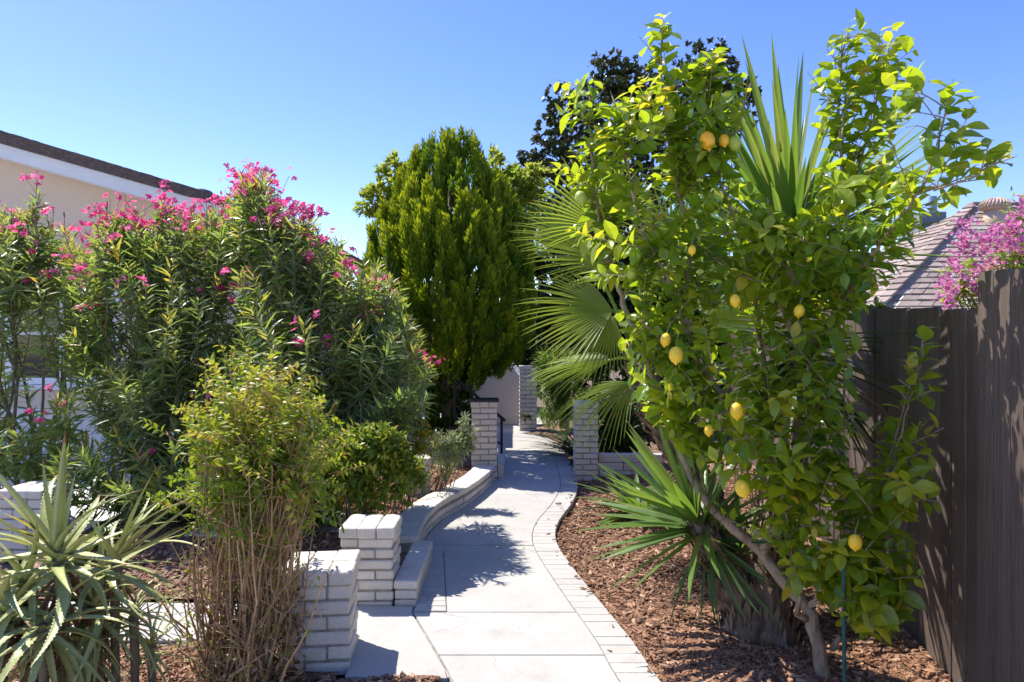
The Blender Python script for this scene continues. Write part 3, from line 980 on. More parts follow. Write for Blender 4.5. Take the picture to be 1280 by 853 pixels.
mb.span((c[0] - .35, 18.6, 2), (c[0] + .33, 19.4, P(0, 268, 19)[2]), .01); mb.build('chimney', M['grey_wall'], t)
mb = MB(); q = P(1166, 262, 20); mb.tube([(q[0], q[1], 3), (q[0], q[1], P(0, 246, 20)[2])], .11, 10); mb.build('flue_pipe', solid('blue_grey_metal', [(.3, (.2, .3, .42)), (.7, (.25, .36, .48))], 5, .5), t)


# ------------------------------------------------------------------ foliage helpers
def bez(a, b, c, n):
    t = np.linspace(0, 1, n)[:, None]
    return (1 - t) ** 2 * np.asarray(a) + 2 * t * (1 - t) * np.asarray(b) + t * t * np.asarray(c)


def blossom(mb, p, n, spread, size, tlo=0., thi=1., up=(0, 0, 1)):
    """n five-petalled flowers in a cluster round p"""
    c = p + R.normal(0, 1, (n, 3)) * np.array(spread)
    ax = nrm(rand_dir(n) + np.array(up) * .8 + [0, -.35, 0])
    for k in range(5):
        a = k * 2 * math.pi / 5
        s = nrm(np.cross(ax, [.2, .9, .3])); v = np.cross(ax, s)
        d = s * math.cos(a) + v * math.sin(a) + ax * .35
        mb.leaves(PETAL, c, d, ax, size * R.uniform(.8, 1.2, n), size * .8, 1, R.uniform(tlo, thi, n))


def rosettes(mb, cen, m, tm, L, W, outdir=None, cone=1.0, curl=1.0, tint=(0, 1), upb=.3, jit=.02):
    """m leaves out of each centre"""
    N = len(cen) * m
    c = np.repeat(cen, m, 0) + R.normal(0, jit, (N, 3))
    od = np.repeat(outdir, m, 0) if outdir is not None else np.zeros((N, 3))
    d = nrm(rand_dir(N) * cone + od + [0, 0, upb])
    up = nrm(rand_dir(N) * .6 + [0, 0, 1.])
    tt = np.clip(np.repeat(R.uniform(*tint, len(cen)), m) + R.normal(0, .16, N), 0, 1)
    mb.leaves(tm, c, d, up, L * R.uniform(.7, 1.2, N), W * R.uniform(.8, 1.15, N), curl, tt)


def spheres_crown(circles, Y, n, shell=.45, squash=.8):
    """clump centres inside spheres given as photo circles at depth Y"""
    cs = np.array([[*P(a, b, Y + (dy[0] if dy else 0)), r * Y / F] for a, b, r, *dy in circles])
    p = cs[:, 3] ** 2; p /= p.sum()
    k = R.choice(len(cs), n, p=p)
    d = rand_dir(n)
    rr = (shell + (1 - shell) * R.random(n)) ** .8
    return cs[k, :3] + d * (rr * cs[k, 3])[:, None] * [1, squash, 1], d


def tree_trunk(name, base, top, r0, targets, mat, parent, n=7):
    mb = MB()
    mid = (np.array(base) + np.array(top)) / 2 + [R.normal(0, .1), 0, 0]
    pts = bez(base, mid, top, 8)
    mb.tube(pts, np.linspace(r0, r0 * .45, 8), n)
    for q in targets:
        f = R.uniform(.45, .95); a = pts[int(f * 7)]
        pp = bez(a, (a + q) / 2 + [0, 0, .2 * np.linalg.norm(q - a)], q, 6)
        mb.tube(pp, np.linspace(r0 * .35, r0 * .06, 6), 5)
    return mb.build(name, mat, parent, smooth=True)


def inpoly(px, py, poly):
    poly = np.asarray(poly, float); ins = np.zeros(len(px), bool)
    j = len(poly) - 1
    for i in range(len(poly)):
        xi, yi = poly[i]; xj, yj = poly[j]
        c = ((yi > py) != (yj > py)) & (px < (xj - xi) * (py - yi) / (yj - yi + 1e-9) + xi)
        ins ^= c; j = i
    return ins


def proj(p):
    return 640 + F * p[:, 0] / p[:, 1], 426.5 - F * (p[:, 2] - EYE) / p[:, 1]


# ------------------------------------------------------------------ background trees
def bgtree(name, label, cat, circles, Y, nclump, m, tm, L, W, mat, base_px, r0, barkm='bark', tint=(0, 1), shell=.45, upb=.3, cone=1.0, group=None, trunk=True, z0=0., curl=1., jit=.03):
    b = P(base_px, 426, Y); b[2] = z0
    t = thing(name, label, cat, b, group)
    cen, d = spheres_crown(circles, Y, nclump, shell)
    k = cen[:, 2] > z0 + .02
    cen, d = cen[k], d[k]
    mb = MB(); rosettes(mb, cen, m, tm, L, W, d * .7, cone, curl, tint, upb, jit)
    if trunk:
        top = cen.mean(0)
        sel = cen[R.choice(len(cen), min(26, len(cen)), replace=False)]
        tree_trunk('trunk' if r0 > .04 else 'stems', b, top, r0, sel, M[barkm], t)
    mb.build('crown' if r0 > .04 else 'foliage', mat, t)
    return t


bgtree('magnolia_tree', 'tall dark magnolia with bronze backed leaves rising behind the palm', 'tree',
       [(708, 140, 38), (765, 95, 34), (770, 150, 62), (800, 110, 40), (690, 195, 38), (880, 95, 44), (900, 140, 45), (840, 150, 60), (740, 235, 75), (840, 260, 90), (660, 215, 28), (668, 270, 40), (720, 310, 70), (930, 120, 20)],
       20, 3000, 11, SMALL, .15, .095, M['magnolia'], 800, .3, shell=.3, tint=(.05, .8))
bgtree('broadleaf_tree', 'sunlit light green tree peeking out on both sides of the conifer', 'tree',
       [(462, 258, 20), (480, 250, 25), (495, 215, 22), (502, 245, 30), (515, 275, 40), (560, 270, 45), (620, 260, 40), (618, 205, 14), (640, 235, 30), (655, 225, 22), (676, 222, 14), (660, 270, 40)],
       17, 700, 12, SMALL, .19, .075, M['light_tree'], 540, .14, shell=.3, upb=.5)
bgtree('dark_shrub', 'tall dark shrub behind the fan palm leaves', 'shrub', [(690, 330, 45), (670, 400, 42), (720, 390, 55), (690, 440, 35), (760, 350, 60), (740, 440, 40)], 12.6, 520, 14, SMALL, .17, .07, M['dark_shrub'], 705, .1, shell=.3)
bgtree('dark_shrub', 'broad dark hedge shrub behind the middle of the lemon tree', 'shrub', [(820, 360, 70), (880, 380, 70), (830, 440, 60), (900, 440, 50), (800, 480, 40)], 12.2, 520, 14, SMALL, .18, .08, M['dark_shrub'], 850, .1, shell=.3)
bgtree('dark_shrub', 'dark shrub beyond the fence below the neighbour roof', 'shrub', [(960, 350, 60), (1030, 385, 48), (1000, 330, 40), (1075, 400, 26)], 12.4, 420, 14, SMALL, .18, .08, M['dark_shrub'], 1000, .1, shell=.3)
bgtree('feathery_shrub', 'bright green feathery shrub beside the far brick pier', 'shrub', [(690, 455, 22), (700, 480, 26), (712, 500, 24), (695, 515, 18), (720, 460, 20)], 10.6, 260, 14, LANCE, .12, .016, M['fern'], 705, .03, 'stem', shell=.2, upb=.1)
bgtree('flowering_shrub', 'dark leafy shrub with red flowers behind the right pillar', 'shrub', [(770, 520, 30), (785, 550, 28), (765, 555, 24), (800, 520, 30)], 8.9, 260, 10, SMALL, .09, .035, M['dark_shrub'], 780, .03, 'stem', shell=.2)
t = [o for o in COL.objects if o.name.startswith('flowering_shrub')][0]
mb = MB()
for q in [(773, 523), (786, 500)]: blossom(mb, P(*q, 8.55), 4, (.015, .015, .015), .03)
mb.build('blossoms', M['red_petal'], t)
bgtree('dark_shrub', 'distant dark hedge closing the view above the pale wall', 'hedge', [(590, 430, 40), (640, 425, 45), (690, 420, 50), (740, 430, 45), (560, 450, 35), (660, 460, 40), (720, 470, 40), (780, 430, 50)], 17, 620, 14, SMALL, .2, .09, M['dark_shrub'], 660, .1, shell=.2)
# spreading crape myrtle
bm = thing('crape_myrtle', 'crape myrtle with mauve flower clusters beyond the fence', 'tree', (P(1250, 426, 6.2)[0], 6.2, 0))
cen, d = spheres_crown([(1245, 345, 40), (1215, 350, 26), (1200, 345, 22), (1262, 320, 34), (1280, 290, 34), (1190, 372, 18), (1300, 340, 60), (1275, 260, 18), (1210, 375, 25)], 6.2, 260, .2)
mb = MB(); rosettes(mb, cen, 9, SMALL, .05, .025, d * .6, 1, 1, (0, 1), .3)
mb.build('crown', M['light_tree'], bm)
tree_trunk('trunk', ORG[bm.name], cen.mean(0), .06, cen[:26], M['stem'], bm)
mb = MB()
for (a, b, s) in [(1205, 283, 11), (1203, 298, 13), (1190, 325, 10), (1200, 335, 14), (1182, 355, 12), (1187, 363, 12), (1184, 378, 8), (1222, 318, 14), (1243, 300, 12), (1250, 288, 12), (1245, 315, 15), (1262, 310, 16), (1268, 295, 12),
                  (1276, 265, 12), (1283, 250, 12), (1288, 285, 18), (1220, 345, 10), (1220, 366, 9), (1240, 335, 12), (1285, 310, 16), (1228, 300, 12), (1208, 310, 9), (1262, 285, 9), (1300, 270, 18)]:
    r = s * 6 / F
    blossom(mb, P(a, b, 6.0 + R.uniform(-.25, .2)), 34, (r * .55, r * .5, r * .6), .02)
mb.build('blossoms', M['mauve'], bm)

# ------------------------------------------------------------------ conifer
CY = 9.5
cb_ = P(562, 426, CY); cb_[2] = .15
ct = thing('conifer_tree', 'golden green egg shaped conifer with dense upright plumes', 'tree', cb_)
prof = np.array([(158, 3), (175, 24), (200, 44), (235, 64), (270, 80), (310, 93), (350, 100), (390, 101), (425, 93), (455, 70), (478, 30), (486, 6)], float)
mb = MB()


def cprof(py): return np.interp(py, prof[:, 0], prof[:, 1]) * 1.12 * CY / F


NL = 340
pyl = 190 + (470 - 190) * R.random(NL * 4)
pyl = pyl[R.random(len(pyl)) < np.interp(pyl, prof[:, 0], prof[:, 1]) / 101][:NL]
NL = len(pyl)
thl = R.uniform(0, 2 * math.pi, NL)
lob_in = 1 - .22 * R.random(NL) ** 1.6
cen, axis, ptl, out, PL = [], [], [], [], []
for q in range(NL):
    o_ = np.array([math.cos(thl[q]), math.sin(thl[q]), 0]); tg_ = np.array([-o_[1], o_[0], 0])
    r = cprof(pyl[q]) * lob_in[q]
    z = EYE - (pyl[q] - 426.5) / F * CY
    H = R.uniform(.34, .6); Wd = R.uniform(.09, .15)
    up_ = nrm(o_ * np.interp(pyl[q], [190, 250, 330, 420, 480], [-.28, -.12, .12, .28, .55]) + [0, 0, 1.])
    lt_ = R.normal(.5, .12)
    npm = 9
    for k in range(npm):
        f = (k + R.random()) / npm
        wl = Wd * np.interp(f, [0, .35, 1], [.9, 1, .05])
        p_ = np.array([cb_[0], CY, z]) + o_ * (r - .10) + up_ * (H * (f - .55)) + tg_ * R.uniform(-1, 1) * wl + o_ * R.uniform(-.3, 1) * wl * .6
        cen.append(p_); axis.append(nrm(up_ + o_ * R.uniform(.0, .35) + tg_ * R.normal(0, .12)))
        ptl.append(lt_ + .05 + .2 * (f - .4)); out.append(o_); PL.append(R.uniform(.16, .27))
# inner filler plumes, tinted dark to put shade into the core
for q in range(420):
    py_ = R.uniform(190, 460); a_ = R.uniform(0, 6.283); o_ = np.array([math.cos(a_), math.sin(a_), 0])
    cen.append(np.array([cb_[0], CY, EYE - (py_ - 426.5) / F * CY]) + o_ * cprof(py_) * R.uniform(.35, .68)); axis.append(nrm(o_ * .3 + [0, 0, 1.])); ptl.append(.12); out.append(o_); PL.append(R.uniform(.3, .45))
cen, axis, ptl, out, PL = map(np.array, (cen, axis, ptl, out, PL))
N = len(cen); m = 40
tt = np.tile((np.arange(m) + .5) / m, N) + R.normal(0, .02, N * m)
A_ = np.repeat(axis, m, 0)
sd = nrm(np.cross(A_, rand_dir(N * m)))
flr = np.interp(tt, [0, .3, .6, 1], [.4, 1, .75, .04]) * np.repeat(R.uniform(.03, .052, N), m) * np.sqrt(R.random(N * m))
pos = np.repeat(cen, m, 0) + A_ * (np.repeat(PL, m) * (tt - .4))[:, None] + sd * flr[:, None]
dd = nrm(A_ * 1.1 + sd * .5 + R.normal(0, .12, (N * m, 3)))
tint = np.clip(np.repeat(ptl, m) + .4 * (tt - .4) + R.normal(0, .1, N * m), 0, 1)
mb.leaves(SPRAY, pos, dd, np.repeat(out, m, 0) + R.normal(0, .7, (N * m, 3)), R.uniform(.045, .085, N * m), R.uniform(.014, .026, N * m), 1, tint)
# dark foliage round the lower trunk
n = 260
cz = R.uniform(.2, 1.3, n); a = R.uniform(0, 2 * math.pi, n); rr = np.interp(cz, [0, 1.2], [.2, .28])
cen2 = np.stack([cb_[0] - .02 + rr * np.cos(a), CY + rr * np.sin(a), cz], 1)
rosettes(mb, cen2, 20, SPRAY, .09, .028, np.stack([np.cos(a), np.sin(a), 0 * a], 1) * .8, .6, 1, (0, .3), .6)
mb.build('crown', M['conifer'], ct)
mb = MB(); mb.tube([cb_ + [0, 0, -.1], cb_ + [.02, 0, 1.2], cb_ + [0, 0, 3.6]], [.14, .11, .02], 9)
for k in range(60):
    i = R.integers(N); z = cen[i, 2] - R.uniform(.2, .6)
    if z > .9: mb.tube([(cb_[0], CY, z - .1), (np.array([cb_[0], CY, z]) + cen[i]) / 2, cen[i]], [.02, .014, .006], 5)
mb.build('trunk', M['bark'], ct, smooth=True)

# ------------------------------------------------------------------ oleanders
TOP = np.array([(-60, 265), (0, 250), (15, 232), (45, 240), (70, 275), (100, 285), (130, 262), (170, 248), (210, 243), (250, 255), (280, 232), (305, 205), (330, 202), (352, 235), (380, 248), (400, 285),
                (440, 302), (470, 322), (500, 356), (520, 396), (540, 432), (552, 460)], float)


def oleander(label, bx, by, xr, Yc, ntips, bot, nmain=12):
    base = P(bx, by, Yc); base[2] = zl(base[0], base[1]) if base[0] > -3.4 else 0.0
    t = thing('oleander_shrub', label, 'shrub', base, 'pink flowering oleanders')
    stems, fol, fl, bud = MB(), MB(), MB(), MB()
    mains = []
    for k in range(nmain):
        tx = xr[0] + (xr[1] - xr[0]) * (k + .5) / nmain
        ty = np.interp(tx, TOP[:, 0], TOP[:, 1])
        Yt = Yc + .25 + R.uniform(-.3, .35)
        q = P(tx + R.normal(0, 10), ty + (by - ty) * R.uniform(.12, .3), Yt)
        b = base + [R.normal(0, .16), R.normal(0, .14), -.02]
        pts = bez(b, b * .4 + q * .6 + [0, 0, .25], q, 9)
        pts[1:-1] += R.normal(0, .022, (7, 3))
        stems.tube(pts, np.linspace(.018, .004, 9), 6, tint=R.uniform(.2, .8))
        mains.append(pts)
    for k in range(ntips):
        tx = R.uniform(*xr); ty0 = np.interp(tx, TOP[:, 0], TOP[:, 1])
        f = R.beta(.8, 1.15)
        if k < ntips * .22: f = R.uniform(0, .06)
        ty0 += 12 + 14 * math.sin(tx * .11) * math.sin(tx * .037 + 1) + R.normal(0, 7)
        ty = ty0 + 8 + (bot - ty0) * f
        Yt = Yc + .5 - 1.15 * f + R.normal(0, .28)
        ty = min(ty, np.interp(tx, [380, 460, 545], [620, 525, 475]) + R.normal(0, 12))
        Yt = max(Yt, 4.95 + (.0 if tx < 400 else .08) + abs(R.normal(0, .1)))
        tip = P(tx, ty, Yt)
        i = R.integers(len(mains))
        d2 = [np.linalg.norm(mp_[-1] - tip) + R.uniform(0, .8) for mp_ in mains]
        mp_ = mains[int(np.argmin(d2))]
        zc = tip[2] - R.uniform(.5, .9)
        j = int(np.argmin(np.abs(mp_[:, 2] - zc))); a = mp_[j]
        v = tip - a
        ctrl = a + v * .5 + np.array([v[0] * .25, v[1] * .25, -.05 + .0 * abs(v[2])])
        if v[2] < .1: ctrl = a + v * .5 + [0, 0, .18]
        pts = bez(a, ctrl, tip, 9)
        stems.tube(pts, np.linspace(.008, .003, 9), 4, cap=False, tint=R.uniform(.3, 1))
        Ls = np.linalg.norm(np.diff(pts, axis=0), axis=1).sum()
        nw = int(min(Ls * .85, .75) / .038)
        if nw < 3: continue
        u = 1 - np.linspace(0, min(.75 / Ls, .85), nw)
        cpos = np.stack([np.interp(u, np.linspace(0, 1, 9), pts[:, q]) for q in range(3)], 1)
        tg = nrm(np.stack([np.interp(u, np.linspace(0, 1, 9), np.gradient(pts, axis=0)[:, q]) for q in range(3)], 1))
        s = nrm(np.cross(tg, [.3, .8, .2])); v2 = np.cross(tg, s)
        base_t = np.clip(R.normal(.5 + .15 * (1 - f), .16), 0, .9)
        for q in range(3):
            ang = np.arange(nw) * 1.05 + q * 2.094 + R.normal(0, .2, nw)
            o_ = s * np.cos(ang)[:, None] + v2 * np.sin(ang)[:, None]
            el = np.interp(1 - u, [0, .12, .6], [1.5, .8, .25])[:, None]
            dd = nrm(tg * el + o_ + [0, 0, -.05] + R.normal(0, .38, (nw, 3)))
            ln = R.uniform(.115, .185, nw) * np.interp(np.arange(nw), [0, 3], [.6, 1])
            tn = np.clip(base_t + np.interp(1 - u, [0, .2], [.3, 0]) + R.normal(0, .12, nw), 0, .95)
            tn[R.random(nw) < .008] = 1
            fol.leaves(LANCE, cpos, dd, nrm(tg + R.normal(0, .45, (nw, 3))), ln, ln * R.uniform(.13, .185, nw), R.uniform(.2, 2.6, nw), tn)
        pf = .68 if f < .07 else (.17 if f < .35 else .035)
        pf *= 1.0 if 100 < tx < 395 else (.75 if tx < 60 else .22)
        if R.random() < pf:
            c = tip + np.array([0, 0, .05])
            for q in range(R.integers(2, 5)):
                e = c + R.normal(0, .075, 3) + [0, 0, .02]
                stems.tube([tip, (tip + e) / 2 + [0, 0, .01], e], .0022, 4, cap=False, tint=.6)
                blossom(fl, e, R.integers(2, 6), (.03, .03, .025), .026, 0, 1)
        elif R.random() < .13:
            e = tip + [R.normal(0, .03), R.normal(0, .03), R.uniform(.06, .14)]
            stems.tube([tip, (tip + e) / 2, e], .0025, 4, cap=False)
            stems.leaves(LANCE, np.repeat(e[None], 4, 0), rand_dir(4) * .4 + [0, 0, 1], rand_dir(4), .06, .008, 1, 0)
    stems.build('stems', M['stem'], t, smooth=True)
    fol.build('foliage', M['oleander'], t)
    if fl.n: fl.build('blossoms', M['pink'], t)


oleander('leftmost pink oleander, cut off by the left picture edge', 40, 640, (-70, 110), 6.2, 105, 620, 9)
oleander('large pink oleander in front of the beige house gable', 205, 615, (80, 345), 6.0, 310, 635, 14)
oleander('pink oleander leaning right towards the conifer', 395, 610, (295, 535), 5.6, 265, 610, 13)

# ------------------------------------------------------------------ twiggy shrub
b = np.array([-1.27, 3.2, 0.0])
t = thing('twiggy_shrub', 'bush with bare tan stems and bright yellow green top beside nearest pillar', 'shrub', b)
st, fo, dl = MB(), MB(), MB()
crown_c = P(328, 568, 3.2); ex = np.array([.315, .33, .37])
tips = []
for k in range(190):
    a = R.uniform(0, 2 * math.pi); r0 = .17 * math.sqrt(R.random())
    p0 = b + [r0 * math.cos(a), r0 * math.sin(a) * .8, -.02]
    dv = rand_dir(1)[0]; q = crown_c + dv * ex * R.uniform(.35, .98)
    if R.random() < .35: q = b + [R.normal(.0, .22), R.normal(0, .18), R.uniform(.3, .75)]
    q[0] += .06 * (q[2] - .7)
    c = p0 * .5 + q * .5 + [r0 * math.cos(a) * .9 + R.normal(0, .03), R.normal(0, .05), .05]
    pts = bez(p0, c, q, 8); pts[1:-1] += R.normal(0, .008, (6, 3))
    st.tube(pts, np.linspace(R.uniform(.004, .0085), .002, 8), 5, cap=False, tint=R.uniform(0, 1))
    tips.append(pts)
    for _ in range(4):
        i = R.integers(1, 7); e = pts[i] + R.normal(0, .07, 3) + [0, 0, .06]
        st.tube([pts[i], (pts[i] + e) / 2 + R.normal(0, .01, 3), e], [.0025, .002, .0012], 4, cap=False, tint=R.uniform(.2, 1))
n = 900
dv = rand_dir(n); rr = (.2 + .8 * R.random(n)) ** .8
cc = crown_c + R.normal(0, .03, (n, 3)) + dv * ex * rr[:, None] * (1 + .28 * np.sin(dv[:, :1] * 9 + dv[:, 2:] * 7))
for k in range(n):
    d = nrm(dv[k] * .8 + [0, 0, .5] + R.normal(0, .5, 3)); L = R.uniform(.06, .15)
    p0 = cc[k]; p1 = p0 + d * L
    st.tube([p0 - d * .06, p0, p1], [.002, .0018, .001], 3, cap=False, tint=.5)
    nl = int(L / .011)
    u = np.linspace(.0, 1, nl)[:, None]
    pos = p0 + (p1 - p0) * u
    s = nrm(np.cross(d, [.1, .9, .3])) * np.where(np.arange(nl) % 2, 1, -1)[:, None]
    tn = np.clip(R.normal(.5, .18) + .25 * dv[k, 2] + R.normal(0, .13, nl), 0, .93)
    tn[R.random(nl) < .02] = 1
    fo.leaves(SMALL, pos, nrm(d * .6 + s + R.normal(0, .3, (nl, 3))), nrm(R.normal(0, .5, (nl, 3)) + [0, 0, 1]), R.uniform(.02, .046, nl), R.uniform(.012, .022, nl), R.uniform(.3, 1.6, nl), tn)
n = 1500
i = R.integers(0, len(tips), n); j = np.clip((1 + 6 * R.random(n) ** .6).astype(int), 1, 7)
pos = np.array([tips[a][c] for a, c in zip(i, j)]) + R.normal(0, .03, (n, 3))
fo.leaves(SMALL, pos, rand_dir(n), nrm(R.normal(0, .5, (n, 3)) + [0, 0, 1]), R.uniform(.015, .03, n), R.uniform(.008, .014, n), 1, R.uniform(.3, .95, n))
n = 1500
rr = np.sqrt(R.random(n)); a = R.uniform(0, 2 * math.pi, n)
pos = np.stack([b[0] + .05 + .24 * rr * np.cos(a), b[1] + .2 * rr * np.sin(a), .02 + R.random(n) ** 2 * .5], 1)
dl.leaves(SMALL, pos, rand_dir(n), rand_dir(n), R.uniform(.02, .045, n), R.uniform(.008, .02, n), R.uniform(.5, 3, n), R.uniform(0, 1, n))
st.build('stems', M['twig'], t); fo.build('foliage', M['yellowgreen'], t); dl.build('dead_leaves', M['dead'], t)

# ------------------------------------------------------------------ mid bushes by the planter
def bush(name, label, bx, Y, circles, ncl, m, tm, L, W, mat, z0=.15, tint=(0, 1), upb=.3, group=None, dirw=.7):
    b = P(bx, 426, Y); b[2] = z0
    t = thing(name, label, 'shrub', b, group)
    cen, d = spheres_crown(circles, Y, ncl, .25)
    k = cen[:, 2] > z0 + .05; cen, d = cen[k], d[k]
    mb = MB(); rosettes(mb, cen, m, tm, L, W, d * dirw, 1, 1, tint, upb, .015); mb.build('foliage', mat, t)
    s = MB()
    for q in cen[:22]:
        p0 = b + R.normal(0, .07, 3) * [1, 1, 0]
        s.tube(bez(p0, (p0 + q) / 2 + [0, 0, .08], q, 6), np.linspace(.005, .0015, 6), 4, cap=False)
    s.build('stems', M['stem'], t)
    return t


bush('leafy_shrub', 'yellow green leafy bush behind the second pillar', 455, 4.78, [(440, 590, 34), (470, 560, 34), (500, 600, 30), (455, 620, 28), (420, 570, 34), (488, 560, 24), (415, 610, 26)], 330, 9, SMALL, .065, .028, M['variegated'], tint=(.05, .7))
bush('leafy_shrub', 'loose variegated bush with yellow tips near the small brick pillar', 505, 5.9, [(515, 545, 24), (500, 570, 22), (530, 555, 16), (508, 585, 18), (492, 540, 18), (520, 525, 12)], 190, 9, SMALL, .055, .018, M['variegated'], tint=(.3, .85))
bush('feathery_bush', 'small silvery feathery bush in front of the dark conifer trunk', 547, 6.6, [(565, 555, 18), (585, 540, 10), (575, 565, 14), (553, 585, 16), (580, 525, 6), (550, 555, 12), (590, 552, 7)], 130, 12, LANCE, .075, .011, M['silver'], upb=.2)

# ------------------------------------------------------------------ strappy plants far right
def strappy(name, label, c, n, L, W, mat, cat='plant', up=1.0, tint=(0, 1), part='leaves', group=None):
    t = thing(name, label, cat, c, group)
    a = R.uniform(0, 2 * math.pi, n); el = R.uniform(.25, 1.3, n) * up
    d = nrm(np.stack([np.cos(a), np.sin(a), el * 1.4], 1))
    mb = MB(); mb.leaves(STRAP, np.array(c) + R.normal(0, .03, (n, 3)) * [1, 1, .2], d, nrm(np.stack([0 * a, 0 * a, 1 + 0 * a], 1) + .01), L * R.uniform(.7, 1.1, n), W, R.uniform(.4, 1.1, n), R.uniform(*tint, n))
    mb.build(part, mat, t)


strappy('strappy_plant', 'dark strap leaved clump at the path edge behind the right pillar', (.98, 9.3, 0), 90, .85, .035, M['strap'], group='dark strap leaved clumps')
strappy('strappy_plant', 'dark strap leaved clump beside the feathery shrub', (1.05, 10.0, 0), 70, .8, .035, M['strap'], group='dark strap leaved clumps')
strappy('succulent_plant', 'small grey green plant at the foot of the far brick pier', (P(659, 0, 11.9)[0], 11.95, .3), 30, .2, .04, M['strap'])
strappy('yellow_edged_plant', 'yellow edged sword leaved plant in shade behind the aloe', (P(92, 0, 4.9)[0], 4.9, 0), 22, .55, .06, M['snake'], up=2.2, tint=(.1, 1))
strappy('strappy_plant', 'broad leaved green plant below the palm trunk', (P(800, 0, 6.2)[0], 6.2, .02), 46, .6, .07, M['yucca'], up=1.2, tint=(.3, .8))

# ------------------------------------------------------------------ fan palm
PY = 5.3
pb = G(925, 716); pb[2] = .02
t = thing('fan_palm', 'fan palm with a shaggy leaning trunk and big pleated leaves', 'palm', pb)
crown = P(800, 455, 5.1)
tp = np.array([pb, P(893, 645, 4.85), P(862, 585, 4.9), P(822, 520, 5.0), crown])
tp, _ = smooth_poly(tp, 30)
mb = MB(); mb.tube(tp, np.linspace(.13, .095, 30), 10)
n = 900
i = R.integers(0, 29, n); a = R.uniform(0, 2 * math.pi, n)
tg = nrm(np.gradient(tp, axis=0))[i]; s = nrm(np.cross(tg, [.1, .9, .2])); v = np.cross(tg, s)
o_ = s * np.cos(a)[:, None] + v * np.sin(a)[:, None]
mb.leaves(SMALL, tp[i] + tg * R.uniform(0, .03, (n, 1)) + o_ * .09, nrm(tg * .8 + o_ * .5 + R.normal(0, .15, (n, 3))), o_, R.uniform(.05, .1, n), R.uniform(.03, .06, n), .5, .5)
mb.build('trunk', M['bark'], t)


def fan_leaf(hub, d, nrm_, rad, spread, K, tint, droop=.25, pet=None):
    d = nrm(d); n_ = np.asarray(nrm_, float); n_ = nrm(n_ - d * n_.dot(d)); s = np.cross(d, n_)
    th = np.radians(np.linspace(-spread, spread, K)); dth = th[1] - th[0]
    rr = [0, .12, .25, .38, .55, .72, .88, 1.0]
    V, Fs, T = [], [], []
    for k in range(K):
        L = rad * (1 - .3 * (abs(th[k]) / math.radians(max(spread, 1))) ** 2) * R.uniform(.94, 1.04)
        drp = droop * R.uniform(.7, 1.4)
        b0 = len(V); a = th[k]
        for q, f in enumerate(rr):
            r = f * L
            hwid = math.tan(dth / 2) * r if f <= .38 else math.tan(dth / 2) * .42 * L * (1 - ((f - .38) / .62) ** 1.5) + .001
            u = d * math.cos(a) + s * math.sin(a); w_ = -d * math.sin(a) + s * math.cos(a)
            dz = np.array([0, 0, -1.]) * drp * f ** 3 * L
            c = hub + u * r + dz
            fold = hwid * .75
            V += [c - w_ * hwid + n_ * fold * .5, c - n_ * fold * .5, c + w_ * hwid + n_ * fold * .5]
            tv_ = np.clip(tint + R.normal(0, .04) + (.25 if f > .95 else 0), 0, 1); T += [tv_] * 3
        for q in range(len(rr) - 1):
            for c_ in (0, 1):
                Fs.append((b0 + q * 3 + c_, b0 + q * 3 + c_ + 1, b0 + q * 3 + c_ + 4, b0 + q * 3 + c_ + 3))
    m = MB(); m.add(V, np.array(Fs), np.array(T))
    if pet is not None:
        mid = (np.array(pet) + hub) / 2 + [0, 0, .06]
        m.tube(bez(pet, mid, hub, 8), np.linspace(.018, .010, 8), 5, tint=.55)
    m.build('leaf', M['palm'], t)


fan_leaf(P(766, 388, 5.0), (-1, -.15, .12), (.1, -.75, .65), .74, 62, 30, .62, .12, crown)
fan_leaf(P(752, 285, 5.15), (-.35, .05, 1), (-.1, -.9, .35), .66, 88, 36, .6, .1, crown)
fan_leaf(P(765, 330, 5.2), (-1, .1, .42), (.2, -.7, .6), .72, 46, 26, .55, .12, crown)
fan_leaf(P(768, 396, 4.95), (-.72, -.2, -.6), (.1, -.8, .5), .52, 62, 30, .6, .1, crown)
fan_leaf(P(792, 478, 4.85), (-.85, -.25, -.30), (-.35, -.4, .85), .62, 55, 32, .3, .30, crown)
fan_leaf(P(765, 450, 5.2), (-.9, .2, -.05), (0, -.3, 1), .7, 60, 30, .25, .2, crown)
fan_leaf(P(845, 320, 5.2), (.2, .3, .9), (0, -.9, .3), .7, 80, 32, .55, .1, crown)
fan_leaf(P(880, 400, 5.3), (.9, .2, .4), (0, -.6, .8), .7, 70, 30, .45, .15, crown)
fan_leaf(P(850, 470, 5.5), (.8, .5, -.2), (0, -.3, 1), .7, 70, 30, .3, .3, crown)
fan_leaf(P(800, 350, 5.6), (-.3, .9, .4), (0, -.4, .9), .75, 75, 30, .45, .2, crown)
fan_leaf(P(870, 350, 5.5), (.5, .6, .5), (0, -.5, .8), .75, 75, 30, .5, .2, crown)
fan_leaf(P(730, 305, 5.6), (-.8, .5, .8), (0, -.8, .6), .7, 60, 28, .5, .1, crown)

